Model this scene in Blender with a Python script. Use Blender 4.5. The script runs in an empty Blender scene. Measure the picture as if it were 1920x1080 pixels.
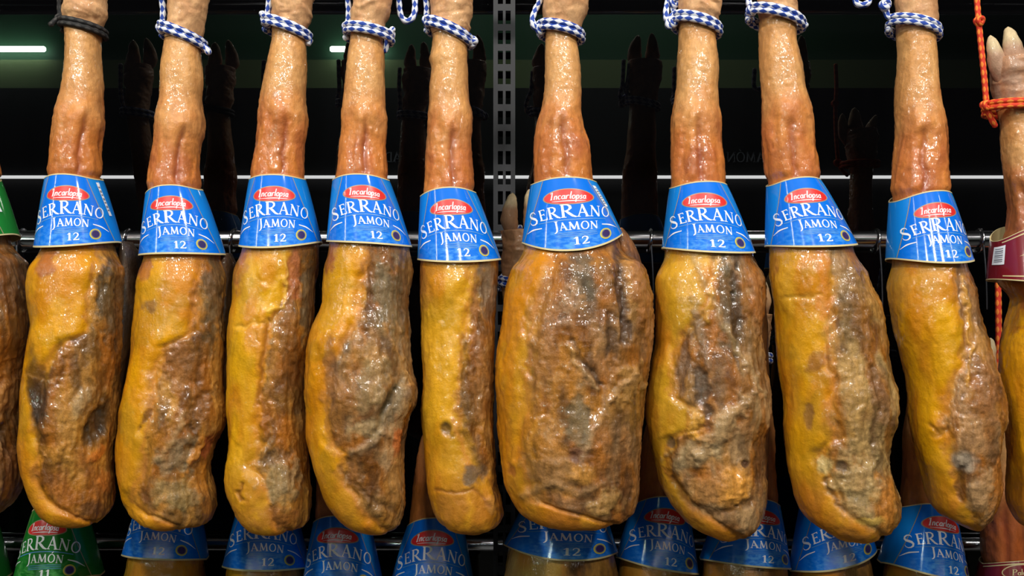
import bpy, math, random
import numpy as np
R = math.radians
C = bpy.context.scene.collection
# ------------------------------------------------------------------ camera, light, exposure
F, D, Z0 = 1805.0, 1.35, 1.65            # focal length in px of the 1920 frame, camera to front row, camera height
WALL_Y = 0.30
OPP_Y = -4.2
sc = bpy.context.scene
cam = bpy.data.cameras.new('camera')
cam.sensor_width = 36.0
cam.lens = 36.0 * F / 1920.0
co = bpy.data.objects.new('camera', cam)
co.location = (0, -D, Z0)
co.rotation_euler = (R(90), 0, 0)
C.objects.link(co)
sc.camera = co
world = bpy.data.worlds.new('world')
sc.world = world
world.use_nodes = True
world.node_tree.nodes['Background'].inputs[0].default_value = (0.9, 0.95, 1.0, 1)
world.node_tree.nodes['Background'].inputs[1].default_value = 0.02
sc.view_settings.view_transform = 'Standard'
sc.view_settings.look = 'None'
sc.view_settings.gamma = 1.0
sc.view_settings.use_curve_mapping = False
sc.view_settings.exposure = -0.14


def area(name, loc, target, sx, sy, power, col, roll=0):
    from mathutils import Vector
    l = bpy.data.lights.new(name, 'AREA')
    l.shape = 'RECTANGLE'
    l.size, l.size_y = sx, sy
    l.energy = power
    l.color = col
    o = bpy.data.objects.new(name, l)
    o.location = loc
    d = Vector(target) - Vector(loc)
    o.rotation_euler = d.to_track_quat('-Z', 'Y').to_euler()
    C.objects.link(o)
    return o


LAMP = (1.0, 0.95, 0.88)
for tx_, ty_ in ((-2.9, -1.8), (2.6, -2.3)):
    area('ceiling_tube', (tx_, ty_, Z0 + 2.1), (0, 0, Z0 - 0.05), 0.075, 1.8, 25, LAMP)
for x_ in (-0.95, 0.95):
    area('ceiling_spot', (x_, -1.3, Z0 + 2.2), (x_ * 0.3, 0, Z0 - 0.05), 0.16, 0.16, 36, LAMP)
for x_ in (-1.5, 0.15, 1.4):
    area('aisle_spot', (x_, -3.1, Z0 + 2.15), (x_ * 0.3, 0, Z0 - 0.1), 0.17, 0.17, 36, LAMP)
area('fascia_fill_light', (0.0, -3.3, 3.9), (0, OPP_Y, 2.9), 3.0, 0.4, 105, (0.85, 1.0, 0.88))  # added fill light, brightens the opposite fascia mirrored in the panel


# ------------------------------------------------------------------ helpers
def W(px, py, y):
    return np.array([(px - 960.0) / F * (D + y), y, Z0 - (py - 540.0) / F * (D + y)])


def s2l(c):
    c = np.asarray(c, float) / 255.0
    return np.where(c <= 0.04045, c / 12.92, ((c + 0.055) / 1.055) ** 2.4)


def hashn(ix, iy, iz, seed):
    h = (ix * 374761393 + iy * 668265263 + iz * 1440662683 + seed * 974634777) & 0xffffffff
    h = ((h ^ (h >> 13)) * 1274126177) & 0xffffffff
    h = ((h ^ (h >> 15)) * 2246822519) & 0xffffffff
    return ((h ^ (h >> 16)) & 0xffffff) / float(0xffffff)


def vnoise(p, seed=0):
    i = np.floor(p).astype(np.int64)
    f = p - i
    f = f * f * f * (f * (f * 6 - 15) + 10)
    out = 0
    for dx in (0, 1):
        wx = f[:, 0] if dx else 1 - f[:, 0]
        for dy in (0, 1):
            wy = f[:, 1] if dy else 1 - f[:, 1]
            for dz in (0, 1):
                wz = f[:, 2] if dz else 1 - f[:, 2]
                out = out + wx * wy * wz * hashn(i[:, 0] + dx, i[:, 1] + dy, i[:, 2] + dz, seed)
    return out * 2 - 1


def fbm(p, octv=4, seed=0):
    a, s, t = 1.0, 0, 0
    for k in range(octv):
        s = s + a * vnoise(p, seed + 17 * k)
        t += a
        p = p * 2.03 + 11.3
        a *= 0.5
    return s / t * 1.6


def ridge(p, octv=3, seed=0):
    a, s, t = 1.0, 0, 0
    for k in range(octv):
        s = s + a * (1 - 2 * np.abs(vnoise(p, seed + 31 * k)))
        t += a
        p = p * 2.07 + 5.1
        a *= 0.5
    return s / t


def sst(e0, e1, x):
    t = np.clip((x - e0) / (e1 - e0), 0, 1)
    return t * t * (3 - 2 * t)


def spline(xs, ys, q):
    xs = np.asarray(xs, float); ys = np.asarray(ys, float); q = np.asarray(q, float)
    n = len(xs)
    d = np.diff(ys) / np.diff(xs)
    m = np.zeros(n)
    m[0], m[-1] = d[0], d[-1]
    for i in range(1, n - 1):
        if d[i - 1] * d[i] > 0:
            m[i] = 2 * d[i - 1] * d[i] / (d[i - 1] + d[i])
    k = np.clip(np.searchsorted(xs, q) - 1, 0, n - 2)
    h = xs[k + 1] - xs[k]
    t = np.clip((q - xs[k]) / h, 0, 1)
    return ((1 + 2 * t) * (1 - t) ** 2 * ys[k] + t * (1 - t) ** 2 * h * m[k]
            + t * t * (3 - 2 * t) * ys[k + 1] + t * t * (t - 1) * h * m[k + 1])


def tag(o, label=None, cat=None, group=None, kind=None):
    if label: o['label'] = label
    if cat: o['category'] = cat
    if group: o['group'] = group
    if kind: o['kind'] = kind
    return o


def empty(name, loc, label, cat, group=None):
    o = bpy.data.objects.new(name, None)
    o.empty_display_size = 0.05
    C.objects.link(o)
    o.location = loc
    return tag(o, label, cat, group)


def mesh_obj(name, verts, faces, mats, parent=None, mat_idx=None, uv=None, col=None, smooth=True, wet=None):
    """verts in world space; faces list/array; object origin moves to the parent's origin"""
    v = np.asarray(verts, float)
    if parent is not None:
        v = v - np.array(parent.matrix_world.translation if parent.parent is None and False else ORG[parent.name])
    me = bpy.data.meshes.new(name)
    if isinstance(faces, np.ndarray):
        n, k = faces.shape
        me.vertices.add(len(v)); me.vertices.foreach_set('co', v.astype(np.float32).ravel())
        me.loops.add(n * k); me.loops.foreach_set('vertex_index', faces.astype(np.int32).ravel())
        me.polygons.add(n)
        me.polygons.foreach_set('loop_start', np.arange(0, n * k, k, dtype=np.int32))
        me.update(calc_edges=True)
    else:
        me.from_pydata(v.tolist(), [], [list(map(int, f)) for f in faces])
    for m in (mats if isinstance(mats, (list, tuple)) else [mats]):
        me.materials.append(m)
    if mat_idx is not None:
        me.polygons.foreach_set('material_index', np.asarray(mat_idx, np.int32))
    me.polygons.foreach_set('use_smooth', np.full(len(me.polygons), smooth, bool))
    vi = np.zeros(len(me.loops), np.int32); me.loops.foreach_get('vertex_index', vi)
    if uv is not None:
        l = me.uv_layers.new(name='UVMap')
        l.data.foreach_set('uv', np.asarray(uv, np.float32)[vi].ravel())
    if col is not None:
        a = me.color_attributes.new('albedo', 'FLOAT_COLOR', 'POINT')
        c4 = np.concatenate([col, np.ones((len(col), 1))], 1) if col.shape[1] == 3 else col
        a.data.foreach_set('color', c4.astype(np.float32).ravel())
    if wet is not None:
        a = me.attributes.new('wet', 'FLOAT', 'POINT')
        a.data.foreach_set('value', np.asarray(wet, np.float32))
    me.validate()
    me.update()
    o = bpy.data.objects.new(name, me)
    C.objects.link(o)
    if parent is not None:
        o.parent = parent
    ORG[o.name] = ORG[parent.name] if parent is not None else (0, 0, 0)
    return o


ORG = {}


def thing(name, loc, label, cat, group=None):
    o = empty(name, loc, label, cat, group)
    ORG[o.name] = tuple(loc)
    return o


class MB:
    """collects quads for one mesh"""
    def __init__(s):
        s.v, s.f, s.m, s.uv = [], [], [], []
        s.n = 0

    def grid(s, P, mi=0, uv=None, closed_u=False, flip=False):
        nu, nv = P.shape[:2]
        b = s.n
        s.v.append(P.reshape(-1, 3)); s.n += nu * nv
        s.uv.append((uv if uv is not None else np.zeros((nu, nv, 2))).reshape(-1, 2))
        for i in range(nu if closed_u else nu - 1):
            i2 = (i + 1) % nu
            for j in range(nv - 1):
                q = [b + i * nv + j, b + i2 * nv + j, b + i2 * nv + j + 1, b + i * nv + j + 1]
                s.f.append(q[::-1] if flip else q); s.m.append(mi)

    def box(s, lo, hi, mi=0):
        b = s.n
        x0, y0, z0 = lo; x1, y1, z1 = hi
        s.v.append(np.array([[x0, y0, z0], [x1, y0, z0], [x1, y1, z0], [x0, y1, z0], [x0, y0, z1], [x1, y0, z1], [x1, y1, z1], [x0, y1, z1]]))
        s.uv.append(np.zeros((8, 2))); s.n += 8
        for q in ((0, 3, 2, 1), (4, 5, 6, 7), (0, 1, 5, 4), (1, 2, 6, 5), (2, 3, 7, 6), (3, 0, 4, 7)):
            s.f.append([b + k for k in q]); s.m.append(mi)

    def tube(s, pts, r, seg=12, mi=0, cap=True, resample=None, bumps=None):
        P = np.asarray(pts, float)
        if resample:
            P = catmull(P, resample)
        n = len(P)
        T = np.gradient(P, axis=0)
        T /= np.linalg.norm(T, axis=1)[:, None] + 1e-12
        L = np.concatenate([[0], np.cumsum(np.linalg.norm(np.diff(P, axis=0), axis=1))])
        ref = np.array([0, 0, 1.0]) if abs(T[0][2]) < 0.9 else np.array([0, 1.0, 0])
        N = np.cross(T[0], ref); N /= np.linalg.norm(N)
        rr = np.broadcast_to(np.asarray(r, float), (n,)) if np.ndim(r) < 1 else np.interp(np.linspace(0, 1, n), np.linspace(0, 1, len(r)), r)
        G = np.zeros((n, seg + 1, 3)); UV = np.zeros((n, seg + 1, 2))
        a = np.linspace(0, 2 * np.pi, seg + 1)
        for i in range(n):
            N = N - T[i] * np.dot(N, T[i]); N /= np.linalg.norm(N) + 1e-12
            Bn = np.cross(T[i], N)
            rad = np.full(seg + 1, rr[i])
            if bumps:
                u = a / (2 * np.pi)
                k = L[i] / bumps
                rad = rad * (1 + 0.10 * np.sin(2 * np.pi * (2 * u + k)) * np.sin(2 * np.pi * (2 * u - k)))
            G[i] = P[i] + np.outer(np.cos(a) * rad, N) + np.outer(np.sin(a) * rad, Bn)
            UV[i, :, 0] = a / (2 * np.pi); UV[i, :, 1] = L[i] / (2 * np.pi * max(float(np.mean(rr)), 1e-5))
        s.grid(G, mi, UV)
        if cap:
            for i, e in ((0, 1), (n - 1, -1)):
                c = np.repeat((P[i])[None], seg + 1, 0)
                q = np.stack([G[i], P[i] - e * T[i] * rr[i] * 0.5 + (G[i] - P[i]) * 0.7, np.repeat((P[i] - e * T[i] * rr[i] * 0.7)[None], seg + 1, 0)], 0)
                s.grid(q, mi, np.repeat(UV[i][None], 3, 0), flip=(e == 1))

    def build(s, name, mats, parent=None, smooth=True):
        return mesh_obj(name, np.concatenate(s.v), s.f, mats, parent, s.m, np.concatenate(s.uv), None, smooth)


def catmull(P, step):
    P = np.asarray(P, float)
    Q = np.concatenate([[2 * P[0] - P[1]], P, [2 * P[-1] - P[-2]]])
    out = []
    for i in range(1, len(Q) - 2):
        n = max(2, int(np.linalg.norm(Q[i + 1] - Q[i]) / step))
        for t in np.linspace(0, 1, n, endpoint=False):
            a, b, c, d = Q[i - 1], Q[i], Q[i + 1], Q[i + 2]
            out.append(0.5 * (2 * b + (c - a) * t + (2 * a - 5 * b + 4 * c - d) * t * t + (3 * b - a - 3 * c + d) * t ** 3))
    out.append(P[-1])
    return np.array(out)


# ------------------------------------------------------------------ materials
def new_mat(name):
    m = bpy.data.materials.new(name)
    m.use_nodes = True
    nt = m.node_tree
    return m, nt, nt.nodes['Principled BSDF']


def N(nt, t, **kw):
    n = nt.nodes.new(t)
    for k, v in kw.items():
        if k.startswith('i_'):
            n.inputs[int(k[2:]) if k[2:].isdigit() else k[2:]].default_value = v
        else:
            setattr(n, k, v)
    return n


def plain(name, rgb, rough=0.5, metal=0.0, coat=0.0, spec=0.5, noise=0.0, nscale=200):
    m, nt, b = new_mat(name)
    c = list(s2l(rgb)) + [1]
    b.inputs['Base Color'].default_value = c
    b.inputs['Roughness'].default_value = rough
    b.inputs['Metallic'].default_value = metal
    b.inputs['Coat Weight'].default_value = coat
    b.inputs['Coat Roughness'].default_value = 0.08
    b.inputs['Specular IOR Level'].default_value = spec
    if noise:
        tc = N(nt, 'ShaderNodeTexCoord'); nz = N(nt, 'ShaderNodeTexNoise')
        nz.inputs['Scale'].default_value = nscale
        mx = N(nt, 'ShaderNodeMix', data_type='RGBA')
        mx.inputs['A'].default_value = c
        mx.inputs['B'].default_value = [x * (1 - noise) for x in c[:3]] + [1]
        nt.links.new(tc.outputs['Object'], nz.inputs['Vector'])
        nt.links.new(nz.outputs['Fac'], mx.inputs['Factor'])
        nt.links.new(mx.outputs['Result'], b.inputs['Base Color'])
    return m


def ham_material(name, rough, coat, bump, sparkle):
    m, nt, b = new_mat(name)
    L = nt.links.new
    at = N(nt, 'ShaderNodeAttribute', attribute_name='albedo')
    tc = N(nt, 'ShaderNodeTexCoord')
    mp = N(nt, 'ShaderNodeMapping'); mp.inputs['Scale'].default_value = (1, 1, 0.45)
    L(tc.outputs['Object'], mp.inputs['Vector'])
    n1 = N(nt, 'ShaderNodeTexNoise'); n1.inputs['Scale'].default_value = 160; n1.inputs['Detail'].default_value = 6
    n1.inputs['Roughness'].default_value = 0.65
    L(mp.outputs['Vector'], n1.inputs['Vector'])
    n2 = N(nt, 'ShaderNodeTexNoise'); n2.inputs['Scale'].default_value = 420; n2.inputs['Detail'].default_value = 3
    L(tc.outputs['Object'], n2.inputs['Vector'])
    n3 = N(nt, 'ShaderNodeTexNoise'); n3.inputs['Scale'].default_value = 45; n3.inputs['Detail'].default_value = 4
    L(mp.outputs['Vector'], n3.inputs['Vector'])
    r = N(nt, 'ShaderNodeMapRange'); r.inputs['From Min'].default_value = 0.3; r.inputs['From Max'].default_value = 0.7
    lo = N(nt, 'ShaderNodeMapRange'); lo.inputs['To Min'].default_value = 0.9; lo.inputs['To Max'].default_value = 0.6
    hi_ = N(nt, 'ShaderNodeMapRange'); hi_.inputs['To Min'].default_value = 1.08; hi_.inputs['To Max'].default_value = 1.3
    L(at.outputs['Alpha'], lo.inputs['Value']); L(at.outputs['Alpha'], hi_.inputs['Value'])
    L(lo.outputs[0], r.inputs['To Min']); L(hi_.outputs[0], r.inputs['To Max'])
    L(n1.outputs['Fac'], r.inputs['Value'])
    mx = N(nt, 'ShaderNodeMix', data_type='RGBA', blend_type='MULTIPLY'); mx.inputs['Factor'].default_value = 1
    L(at.outputs['Color'], mx.inputs['A']); L(r.outputs['Result'], mx.inputs['B'])
    L(mx.outputs['Result'], b.inputs['Base Color'])
    rr = N(nt, 'ShaderNodeMapRange'); rr.inputs['From Min'].default_value = 0.35; rr.inputs['From Max'].default_value = 0.65
    rr.inputs['To Min'].default_value = rough - 0.08; rr.inputs['To Max'].default_value = rough + 0.2
    L(n3.outputs['Fac'], rr.inputs['Value']); L(rr.outputs['Result'], b.inputs['Roughness'])
    cw = N(nt, 'ShaderNodeMapRange'); cw.inputs['From Min'].default_value = 0.36; cw.inputs['From Max'].default_value = 0.52
    cw.inputs['To Min'].default_value = 0.0; cw.inputs['To Max'].default_value = coat
    L(n3.outputs['Fac'], cw.inputs['Value']); wa = N(nt, 'ShaderNodeAttribute', attribute_name='wet')
    wm = N(nt, 'ShaderNodeMath', operation='MULTIPLY'); L(cw.outputs['Result'], wm.inputs[0]); L(wa.outputs['Fac'], wm.inputs[1])
    L(wm.outputs[0], b.inputs['Coat Weight'])
    wr = N(nt, 'ShaderNodeMapRange'); wr.inputs['To Min'].default_value = 0.22; wr.inputs['To Max'].default_value = 0.0; L(wa.outputs['Fac'], wr.inputs['Value'])
    wad = N(nt, 'ShaderNodeMath', operation='ADD'); L(wr.outputs[0], wad.inputs[0]); L(rr.outputs['Result'], wad.inputs[1]); L(wad.outputs[0], b.inputs['Roughness'])
    b.inputs['Coat Roughness'].default_value = 0.085
    b.inputs['Coat IOR'].default_value = 1.6
    b.inputs['Specular IOR Level'].default_value = 0.3
    b1 = N(nt, 'ShaderNodeBump'); b1.inputs['Distance'].default_value = 0.004
    bs = N(nt, 'ShaderNodeMapRange'); bs.inputs['To Min'].default_value = bump * 0.45; bs.inputs['To Max'].default_value = bump; L(at.outputs['Alpha'], bs.inputs['Value']); L(bs.outputs[0], b1.inputs['Strength'])
    L(n1.outputs['Fac'], b1.inputs['Height'])
    b2 = N(nt, 'ShaderNodeBump'); b2.inputs['Strength'].default_value = sparkle; b2.inputs['Distance'].default_value = 0.0015
    L(n2.outputs['Fac'], b2.inputs['Height']); L(b1.outputs['Normal'], b2.inputs['Normal'])
    L(b2.outputs['Normal'], b.inputs['Normal'])
    n4 = N(nt, 'ShaderNodeTexNoise'); n4.inputs['Scale'].default_value = 130; n4.inputs['Detail'].default_value = 2.5; L(mp.outputs['Vector'], n4.inputs['Vector'])
    b3 = N(nt, 'ShaderNodeBump'); b3.inputs['Distance'].default_value = 0.004
    cs = N(nt, 'ShaderNodeMapRange'); cs.inputs['To Min'].default_value = 0.75; cs.inputs['To Max'].default_value = 0.46; L(at.outputs['Alpha'], cs.inputs['Value']); L(cs.outputs[0], b3.inputs['Strength'])
    L(n4.outputs['Fac'], b3.inputs['Height']); L(b3.outputs['Normal'], b.inputs['Coat Normal'])
    return m


M = {}
M['meat'] = ham_material('cured_meat', 0.33, 1.0, 0.5, 0.3)
M['skin'] = ham_material('leg_skin', 0.33, 1.0, 0.4, 0.25)


def sleeve_material(name, base, side, scenic):
    m, nt, b = new_mat(name)
    L = nt.links.new
    uv = N(nt, 'ShaderNodeUVMap'); sp = N(nt, 'ShaderNodeSeparateXYZ'); L(uv.outputs['UV'], sp.inputs[0])
    tc = N(nt, 'ShaderNodeTexCoord')
    mp = N(nt, 'ShaderNodeMapping'); mp.inputs['Scale'].default_value = (1, 1, 2.2); L(tc.outputs['Object'], mp.inputs['Vector'])
    nz = N(nt, 'ShaderNodeTexNoise'); nz.inputs['Scale'].default_value = 110; nz.inputs['Detail'].default_value = 6; L(mp.outputs['Vector'], nz.inputs['Vector'])
    # printed landscape in the lower middle of the front panel
    rv = N(nt, 'ShaderNodeMapRange'); rv.inputs['From Min'].default_value = 0.62; rv.inputs['From Max'].default_value = 0.82; L(sp.outputs['Y'], rv.inputs['Value'])
    ab = N(nt, 'ShaderNodeMath', operation='ABSOLUTE'); L(sp.outputs['X'], ab.inputs[0])
    ru = N(nt, 'ShaderNodeMapRange'); ru.inputs['From Min'].default_value = 0.85; ru.inputs['From Max'].default_value = 0.25; L(ab.outputs[0], ru.inputs['Value'])
    rn = N(nt, 'ShaderNodeMapRange'); rn.inputs['From Min'].default_value = 0.42; rn.inputs['From Max'].default_value = 0.66; L(nz.outputs['Fac'], rn.inputs['Value'])
    m1 = N(nt, 'ShaderNodeMath', operation='MULTIPLY'); L(rv.outputs[0], m1.inputs[0]); L(ru.outputs[0], m1.inputs[1])
    m2 = N(nt, 'ShaderNodeMath', operation='MULTIPLY'); L(m1.outputs[0], m2.inputs[0]); L(rn.outputs[0], m2.inputs[1])
    m3 = N(nt, 'ShaderNodeMath', operation='MULTIPLY'); L(m2.outputs[0], m3.inputs[0]); m3.inputs[1].default_value = 0.75
    mx = N(nt, 'ShaderNodeMix', data_type='RGBA')
    mx.inputs['A'].default_value = list(s2l(base)) + [1]; mx.inputs['B'].default_value = list(s2l(scenic)) + [1]
    L(m3.outputs[0], mx.inputs['Factor'])
    # side panels beyond the slanted rules: |u| > 0.55 + 0.45 v
    ml = N(nt, 'ShaderNodeMath', operation='MULTIPLY'); L(sp.outputs['Y'], ml.inputs[0]); ml.inputs[1].default_value = 0.47
    ad = N(nt, 'ShaderNodeMath', operation='ADD'); L(ml.outputs[0], ad.inputs[0]); ad.inputs[1].default_value = 0.55
    gt = N(nt, 'ShaderNodeMath', operation='GREATER_THAN'); L(ab.outputs[0], gt.inputs[0]); L(ad.outputs[0], gt.inputs[1])
    my = N(nt, 'ShaderNodeMix', data_type='RGBA'); L(mx.outputs['Result'], my.inputs['A'])
    my.inputs['B'].default_value = list(s2l(side)) + [1]; L(gt.outputs[0], my.inputs['Factor'])
    L(my.outputs['Result'], b.inputs['Base Color'])
    b.inputs['Roughness'].default_value = 0.5
    b.inputs['Specular IOR Level'].default_value = 0.12
    b.inputs['Coat Weight'].default_value = 0.75
    b.inputs['Coat Roughness'].default_value = 0.1
    return m


M['blue'] = sleeve_material('blue_card', (0, 110, 222), (16, 132, 222), (92, 170, 238))
M['green'] = sleeve_material('green_card', (18, 112, 34), (30, 125, 50), (90, 180, 90))
M['maroon'] = plain('maroon_card', (120, 22, 34), 0.3, coat=0.5)
M['cream'] = plain('cream_board', (205, 190, 140), 0.6)
M['white'] = plain('white_print', (238, 240, 244), 0.35, coat=0.4)
M['red'] = plain('red_print', (214, 42, 40), 0.35, coat=0.4)
M['gold'] = plain('gold_print', (158, 140, 110), 0.4)
M['pale'] = plain('pale_rule_print', (80, 140, 205), 0.4)
M['yellow'] = plain('yellow_print', (205, 190, 70), 0.4)
M['purple'] = plain('purple_print', (48, 34, 92), 0.4)
M['grey_print'] = plain('grey_print', (120, 122, 130), 0.5)
M['chrome'] = plain('chrome', (190, 192, 198), 0.16, metal=1.0)
M['wire'] = plain('dull_steel_wire', (90, 92, 98), 0.4, metal=1.0)
M['post'] = plain('grey_post_paint', (29, 31, 37), 0.55, noise=0.2)
M['gloss_black'] = plain('gloss_black_panel', (4, 4, 5), 0.0, spec=0.5)
M['gloss_black'].node_tree.nodes['Principled BSDF'].inputs['IOR'].default_value = 1.5


def cord_material(name, a, bcol, wide=0.0):
    m, nt, b = new_mat(name)
    L = nt.links.new
    uv = N(nt, 'ShaderNodeUVMap'); sp = N(nt, 'ShaderNodeSeparateXYZ'); L(uv.outputs['UV'], sp.inputs[0])

    def wave(sgn):
        m1 = N(nt, 'ShaderNodeMath', operation='MULTIPLY'); L(sp.outputs['X'], m1.inputs[0]); m1.inputs[1].default_value = 2 * 2 * math.pi
        m2 = N(nt, 'ShaderNodeMath', operation='MULTIPLY'); L(sp.outputs['Y'], m2.inputs[0]); m2.inputs[1].default_value = sgn * 1.05 * 2 * math.pi
        ad = N(nt, 'ShaderNodeMath', operation='ADD'); L(m1.outputs[0], ad.inputs[0]); L(m2.outputs[0], ad.inputs[1])
        s = N(nt, 'ShaderNodeMath', operation='SINE'); L(ad.outputs[0], s.inputs[0])
        return s
    w1, w2 = wave(1), wave(-1)
    pr = N(nt, 'ShaderNodeMath', operation='MULTIPLY'); L(w1.outputs[0], pr.inputs[0]); L(w2.outputs[0], pr.inputs[1])
    rm = N(nt, 'ShaderNodeMapRange'); rm.inputs['From Min'].default_value = wide - 0.08; rm.inputs['From Max'].default_value = wide + 0.08
    L(pr.outputs[0], rm.inputs['Value'])
    mx = N(nt, 'ShaderNodeMix', data_type='RGBA')
    mx.inputs['A'].default_value = list(s2l(a)) + [1]; mx.inputs['B'].default_value = list(s2l(bcol)) + [1]
    L(rm.outputs[0], mx.inputs['Factor']); L(mx.outputs['Result'], b.inputs['Base Color'])
    b.inputs['Roughness'].default_value = 0.75
    tc = N(nt, 'ShaderNodeTexCoord'); nz = N(nt, 'ShaderNodeTexNoise'); nz.inputs['Scale'].default_value = 1400; L(tc.outputs['Object'], nz.inputs['Vector'])
    bp = N(nt, 'ShaderNodeBump'); bp.inputs['Strength'].default_value = 0.5; bp.inputs['Distance'].default_value = 0.001
    L(nz.outputs['Fac'], bp.inputs['Height']); L(bp.outputs['Normal'], b.inputs['Normal'])
    return m


M['cord_blue'] = cord_material('blue_white_braid', (24, 64, 158), (226, 230, 240), 0.0)
M['cord_black'] = cord_material('black_braid', (16, 16, 18), (58, 56, 54), 0.25)
M['cord_red'] = cord_material('red_orange_braid', (205, 50, 20), (236, 132, 44), 0.2)


def emit_mat(name, rgb, s):
    m, nt, b = new_mat(name)
    b.inputs['Base Color'].default_value = (0.8, 0.8, 0.8, 1)
    b.inputs['Emission Color'].default_value = (*rgb, 1)
    b.inputs['Emission Strength'].default_value = s
    return m


# ------------------------------------------------------------------ setting
def struct(name, lo, hi, mat):
    b = MB(); b.box(lo, hi)
    o = b.build(name, mat, smooth=False)
    return tag(o, kind='structure')


struct('wall_back', (-2.6, WALL_Y, 0.0), (2.6, WALL_Y + 0.06, 3.9), M['gloss_black'])
struct('floor', (-4.5, OPP_Y, -0.05), (4.5, WALL_Y + 0.06, 0.0), plain('floor_tile', (70, 68, 66), 0.4, noise=0.2, nscale=3))
struct('ceiling', (-4.5, OPP_Y, 3.95), (4.5, WALL_Y + 0.06, 4.0), plain('ceiling_paint', (60, 62, 60), 0.8))
zg = Z0 + (540 - 165) / F * (D + 2 * WALL_Y - OPP_Y)
zo = Z0 + (540 - 112) / F * (D + 2 * WALL_Y - OPP_Y)
struct('wall_front', (-4.5, OPP_Y - 0.1, 0.0), (4.5, OPP_Y, zg), plain('dark_shelf_front', (14, 14, 15), 0.6))
struct('trim_1', (-4.5, OPP_Y - 0.1, zg), (4.5, OPP_Y, zo), plain('olive_fascia', (110, 124, 84), 0.7))
struct('trim_2', (-4.5, OPP_Y - 0.1, zo), (4.5, OPP_Y, 3.95), plain('green_fascia', (44, 84, 58), 0.7))


def strip_lamp(px0, px1, py, rpx, rgb, s, label):
    d = D + 2 * WALL_Y - OPP_Y - 0.06
    x0, x1 = (px0 - 960) / F * d, (px1 - 960) / F * d
    z = Z0 + (540 - py) / F * d
    r = rpx / F * d
    b = MB(); b.tube([(x0, OPP_Y + 0.06, z), ((x0 + x1) / 2, OPP_Y + 0.06, z), (x1, OPP_Y + 0.06, z)], r, 12)
    o = b.build('strip_lamp', emit_mat('lamp_tube', rgb, s))
    tag(o, label, 'lamp')


strip_lamp(-100, 2020, 332, 3.0, (1, 1, 1), 17, 'long white tube lamp on the dark shelving opposite')
for x0_, x1_, lb_ in ((-300, 82, 'greenish white tube lamp high on the opposite green fascia, far left one'),
                      (622, 722, 'short greenish tube lamp high on the opposite green fascia, left of the middle'),
                      ):
    strip_lamp(x0_, x1_, 92, 5.5, (0.80, 1, 0.88), 110, lb_)

# slotted post on the back panel
py_ = WALL_Y - 0.030
kx = (D + py_) / F
post = thing('slotted_post', (0, 0, 0), 'dark grey slotted steel post with paired slots on the black back panel', 'post')
pb = MB()
xs = [(925 - 960) * kx, (933.5 - 960) * kx, (943 - 960) * kx, (948 - 960) * kx, (957.5 - 960) * kx, (966 - 960) * kx]
ztop, zbot = Z0 + (540 + 160) * kx, Z0 - (1280 - 540) * kx
yf, yb = py_, py_ + 0.003
for a, c in ((0, 1), (2, 3), (4, 5)):
    pb.box((xs[a], yf, zbot), (xs[c], yb, ztop))
pitch, slot = 37.6, 25.0
y0s = 20.0 - 37.6 * 4
k = 0
while y0s + k * pitch < 1270:
    yb0 = y0s + k * pitch + slot
    yb1 = y0s + (k + 1) * pitch
    for a, c in ((1, 2), (3, 4)):
        pb.box((xs[a], yf, Z0 - (yb1 - 540) * kx), (xs[c], yb, Z0 - (yb0 - 540) * kx))
    k += 1
pb.build('slotted_face', M['post'], post, smooth=False)
for a, c in ((0, 1), (5, 6)):
    sb = MB()
    xa = xs[0] if a == 0 else xs[5] - 0.002
    sb.box((xa, yb, zbot), (xa + 0.002, WALL_Y - 0.0002, ztop))
    sb.build('side_flange', M['post'], post, smooth=False)

# chrome rails
RAIL_Y = 0.215


def rail(py, r, y, label):
    z = W(960, py, y)[2]
    b = MB(); b.tube([(-1.6, y, z), (0, y, z), (1.6, y, z)], r, 32)
    o = b.build('hanging_rail', M['chrome'])
    tag(o, label, 'rail', 'chrome hanging rails')
    return z


zr1 = rail(450, 0.0150, RAIL_Y, 'chrome hanging rail running behind the upper row of sleeves')
zr2 = rail(1020, 0.0115, WALL_Y - 0.016, 'chrome hanging rail low behind the lower row of sleeves')
zr0 = rail(-210, 0.0150, 0.012, 'chrome hanging rail above the upper row, holding its cords')

ring_lbl = {42: 'chrome ring hook on the rail by the green sleeve at left', 240: 'chrome ring hook on the rail right of the black corded ham',
            437: 'chrome ring hook on the rail between second and third blue sleeves', 1218: 'chrome ring hook on the rail beside the widest ham',
            1641: 'chrome ring hook on the rail with a long wire, left of the last blue sleeve',
            1834: 'chrome ring hook on the rail between last blue sleeve and maroon sleeve'}
for px, lb in ring_lbl.items():
    x = W(px, 450, RAIL_Y)[0]
    t = thing('ring_hook', (x, RAIL_Y, zr1), lb, 'hook', 'ring hooks on the upper rail')
    a = np.linspace(0, 2 * np.pi, 41)
    b = MB(); b.tube(np.stack([x + 0.002 * np.sin(a), RAIL_Y + 0.0185 * np.cos(a), zr1 - 0.002 + 0.0185 * np.sin(a)], 1), 0.0025, 10, cap=False)
    b.build('ring', M['chrome'], t)
    b = MB(); b.tube([(x, RAIL_Y - 0.0185, zr1 - 0.01), (x + 0.002, RAIL_Y - 0.021, zr1 - 0.05), (x + 0.003, RAIL_Y - 0.022, zr1 - 0.09), (x + 0.003, RAIL_Y - 0.0225, zr1 - 0.112)], 0.0016, 8, resample=0.004)
    b.build('wire', M['wire'], t)

# ------------------------------------------------------------------ glyphs: strokes (x, y, width) in cap-height units
def el(cx, cy, rx, ry, a0, a1, n, wt, ws):
    out = []
    for t in np.linspace(R(a0), R(a1), n):
        out.append((cx + rx * math.cos(t), cy + ry * math.sin(t), wt + (ws - wt) * abs(math.cos(t))))
    return out


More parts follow.
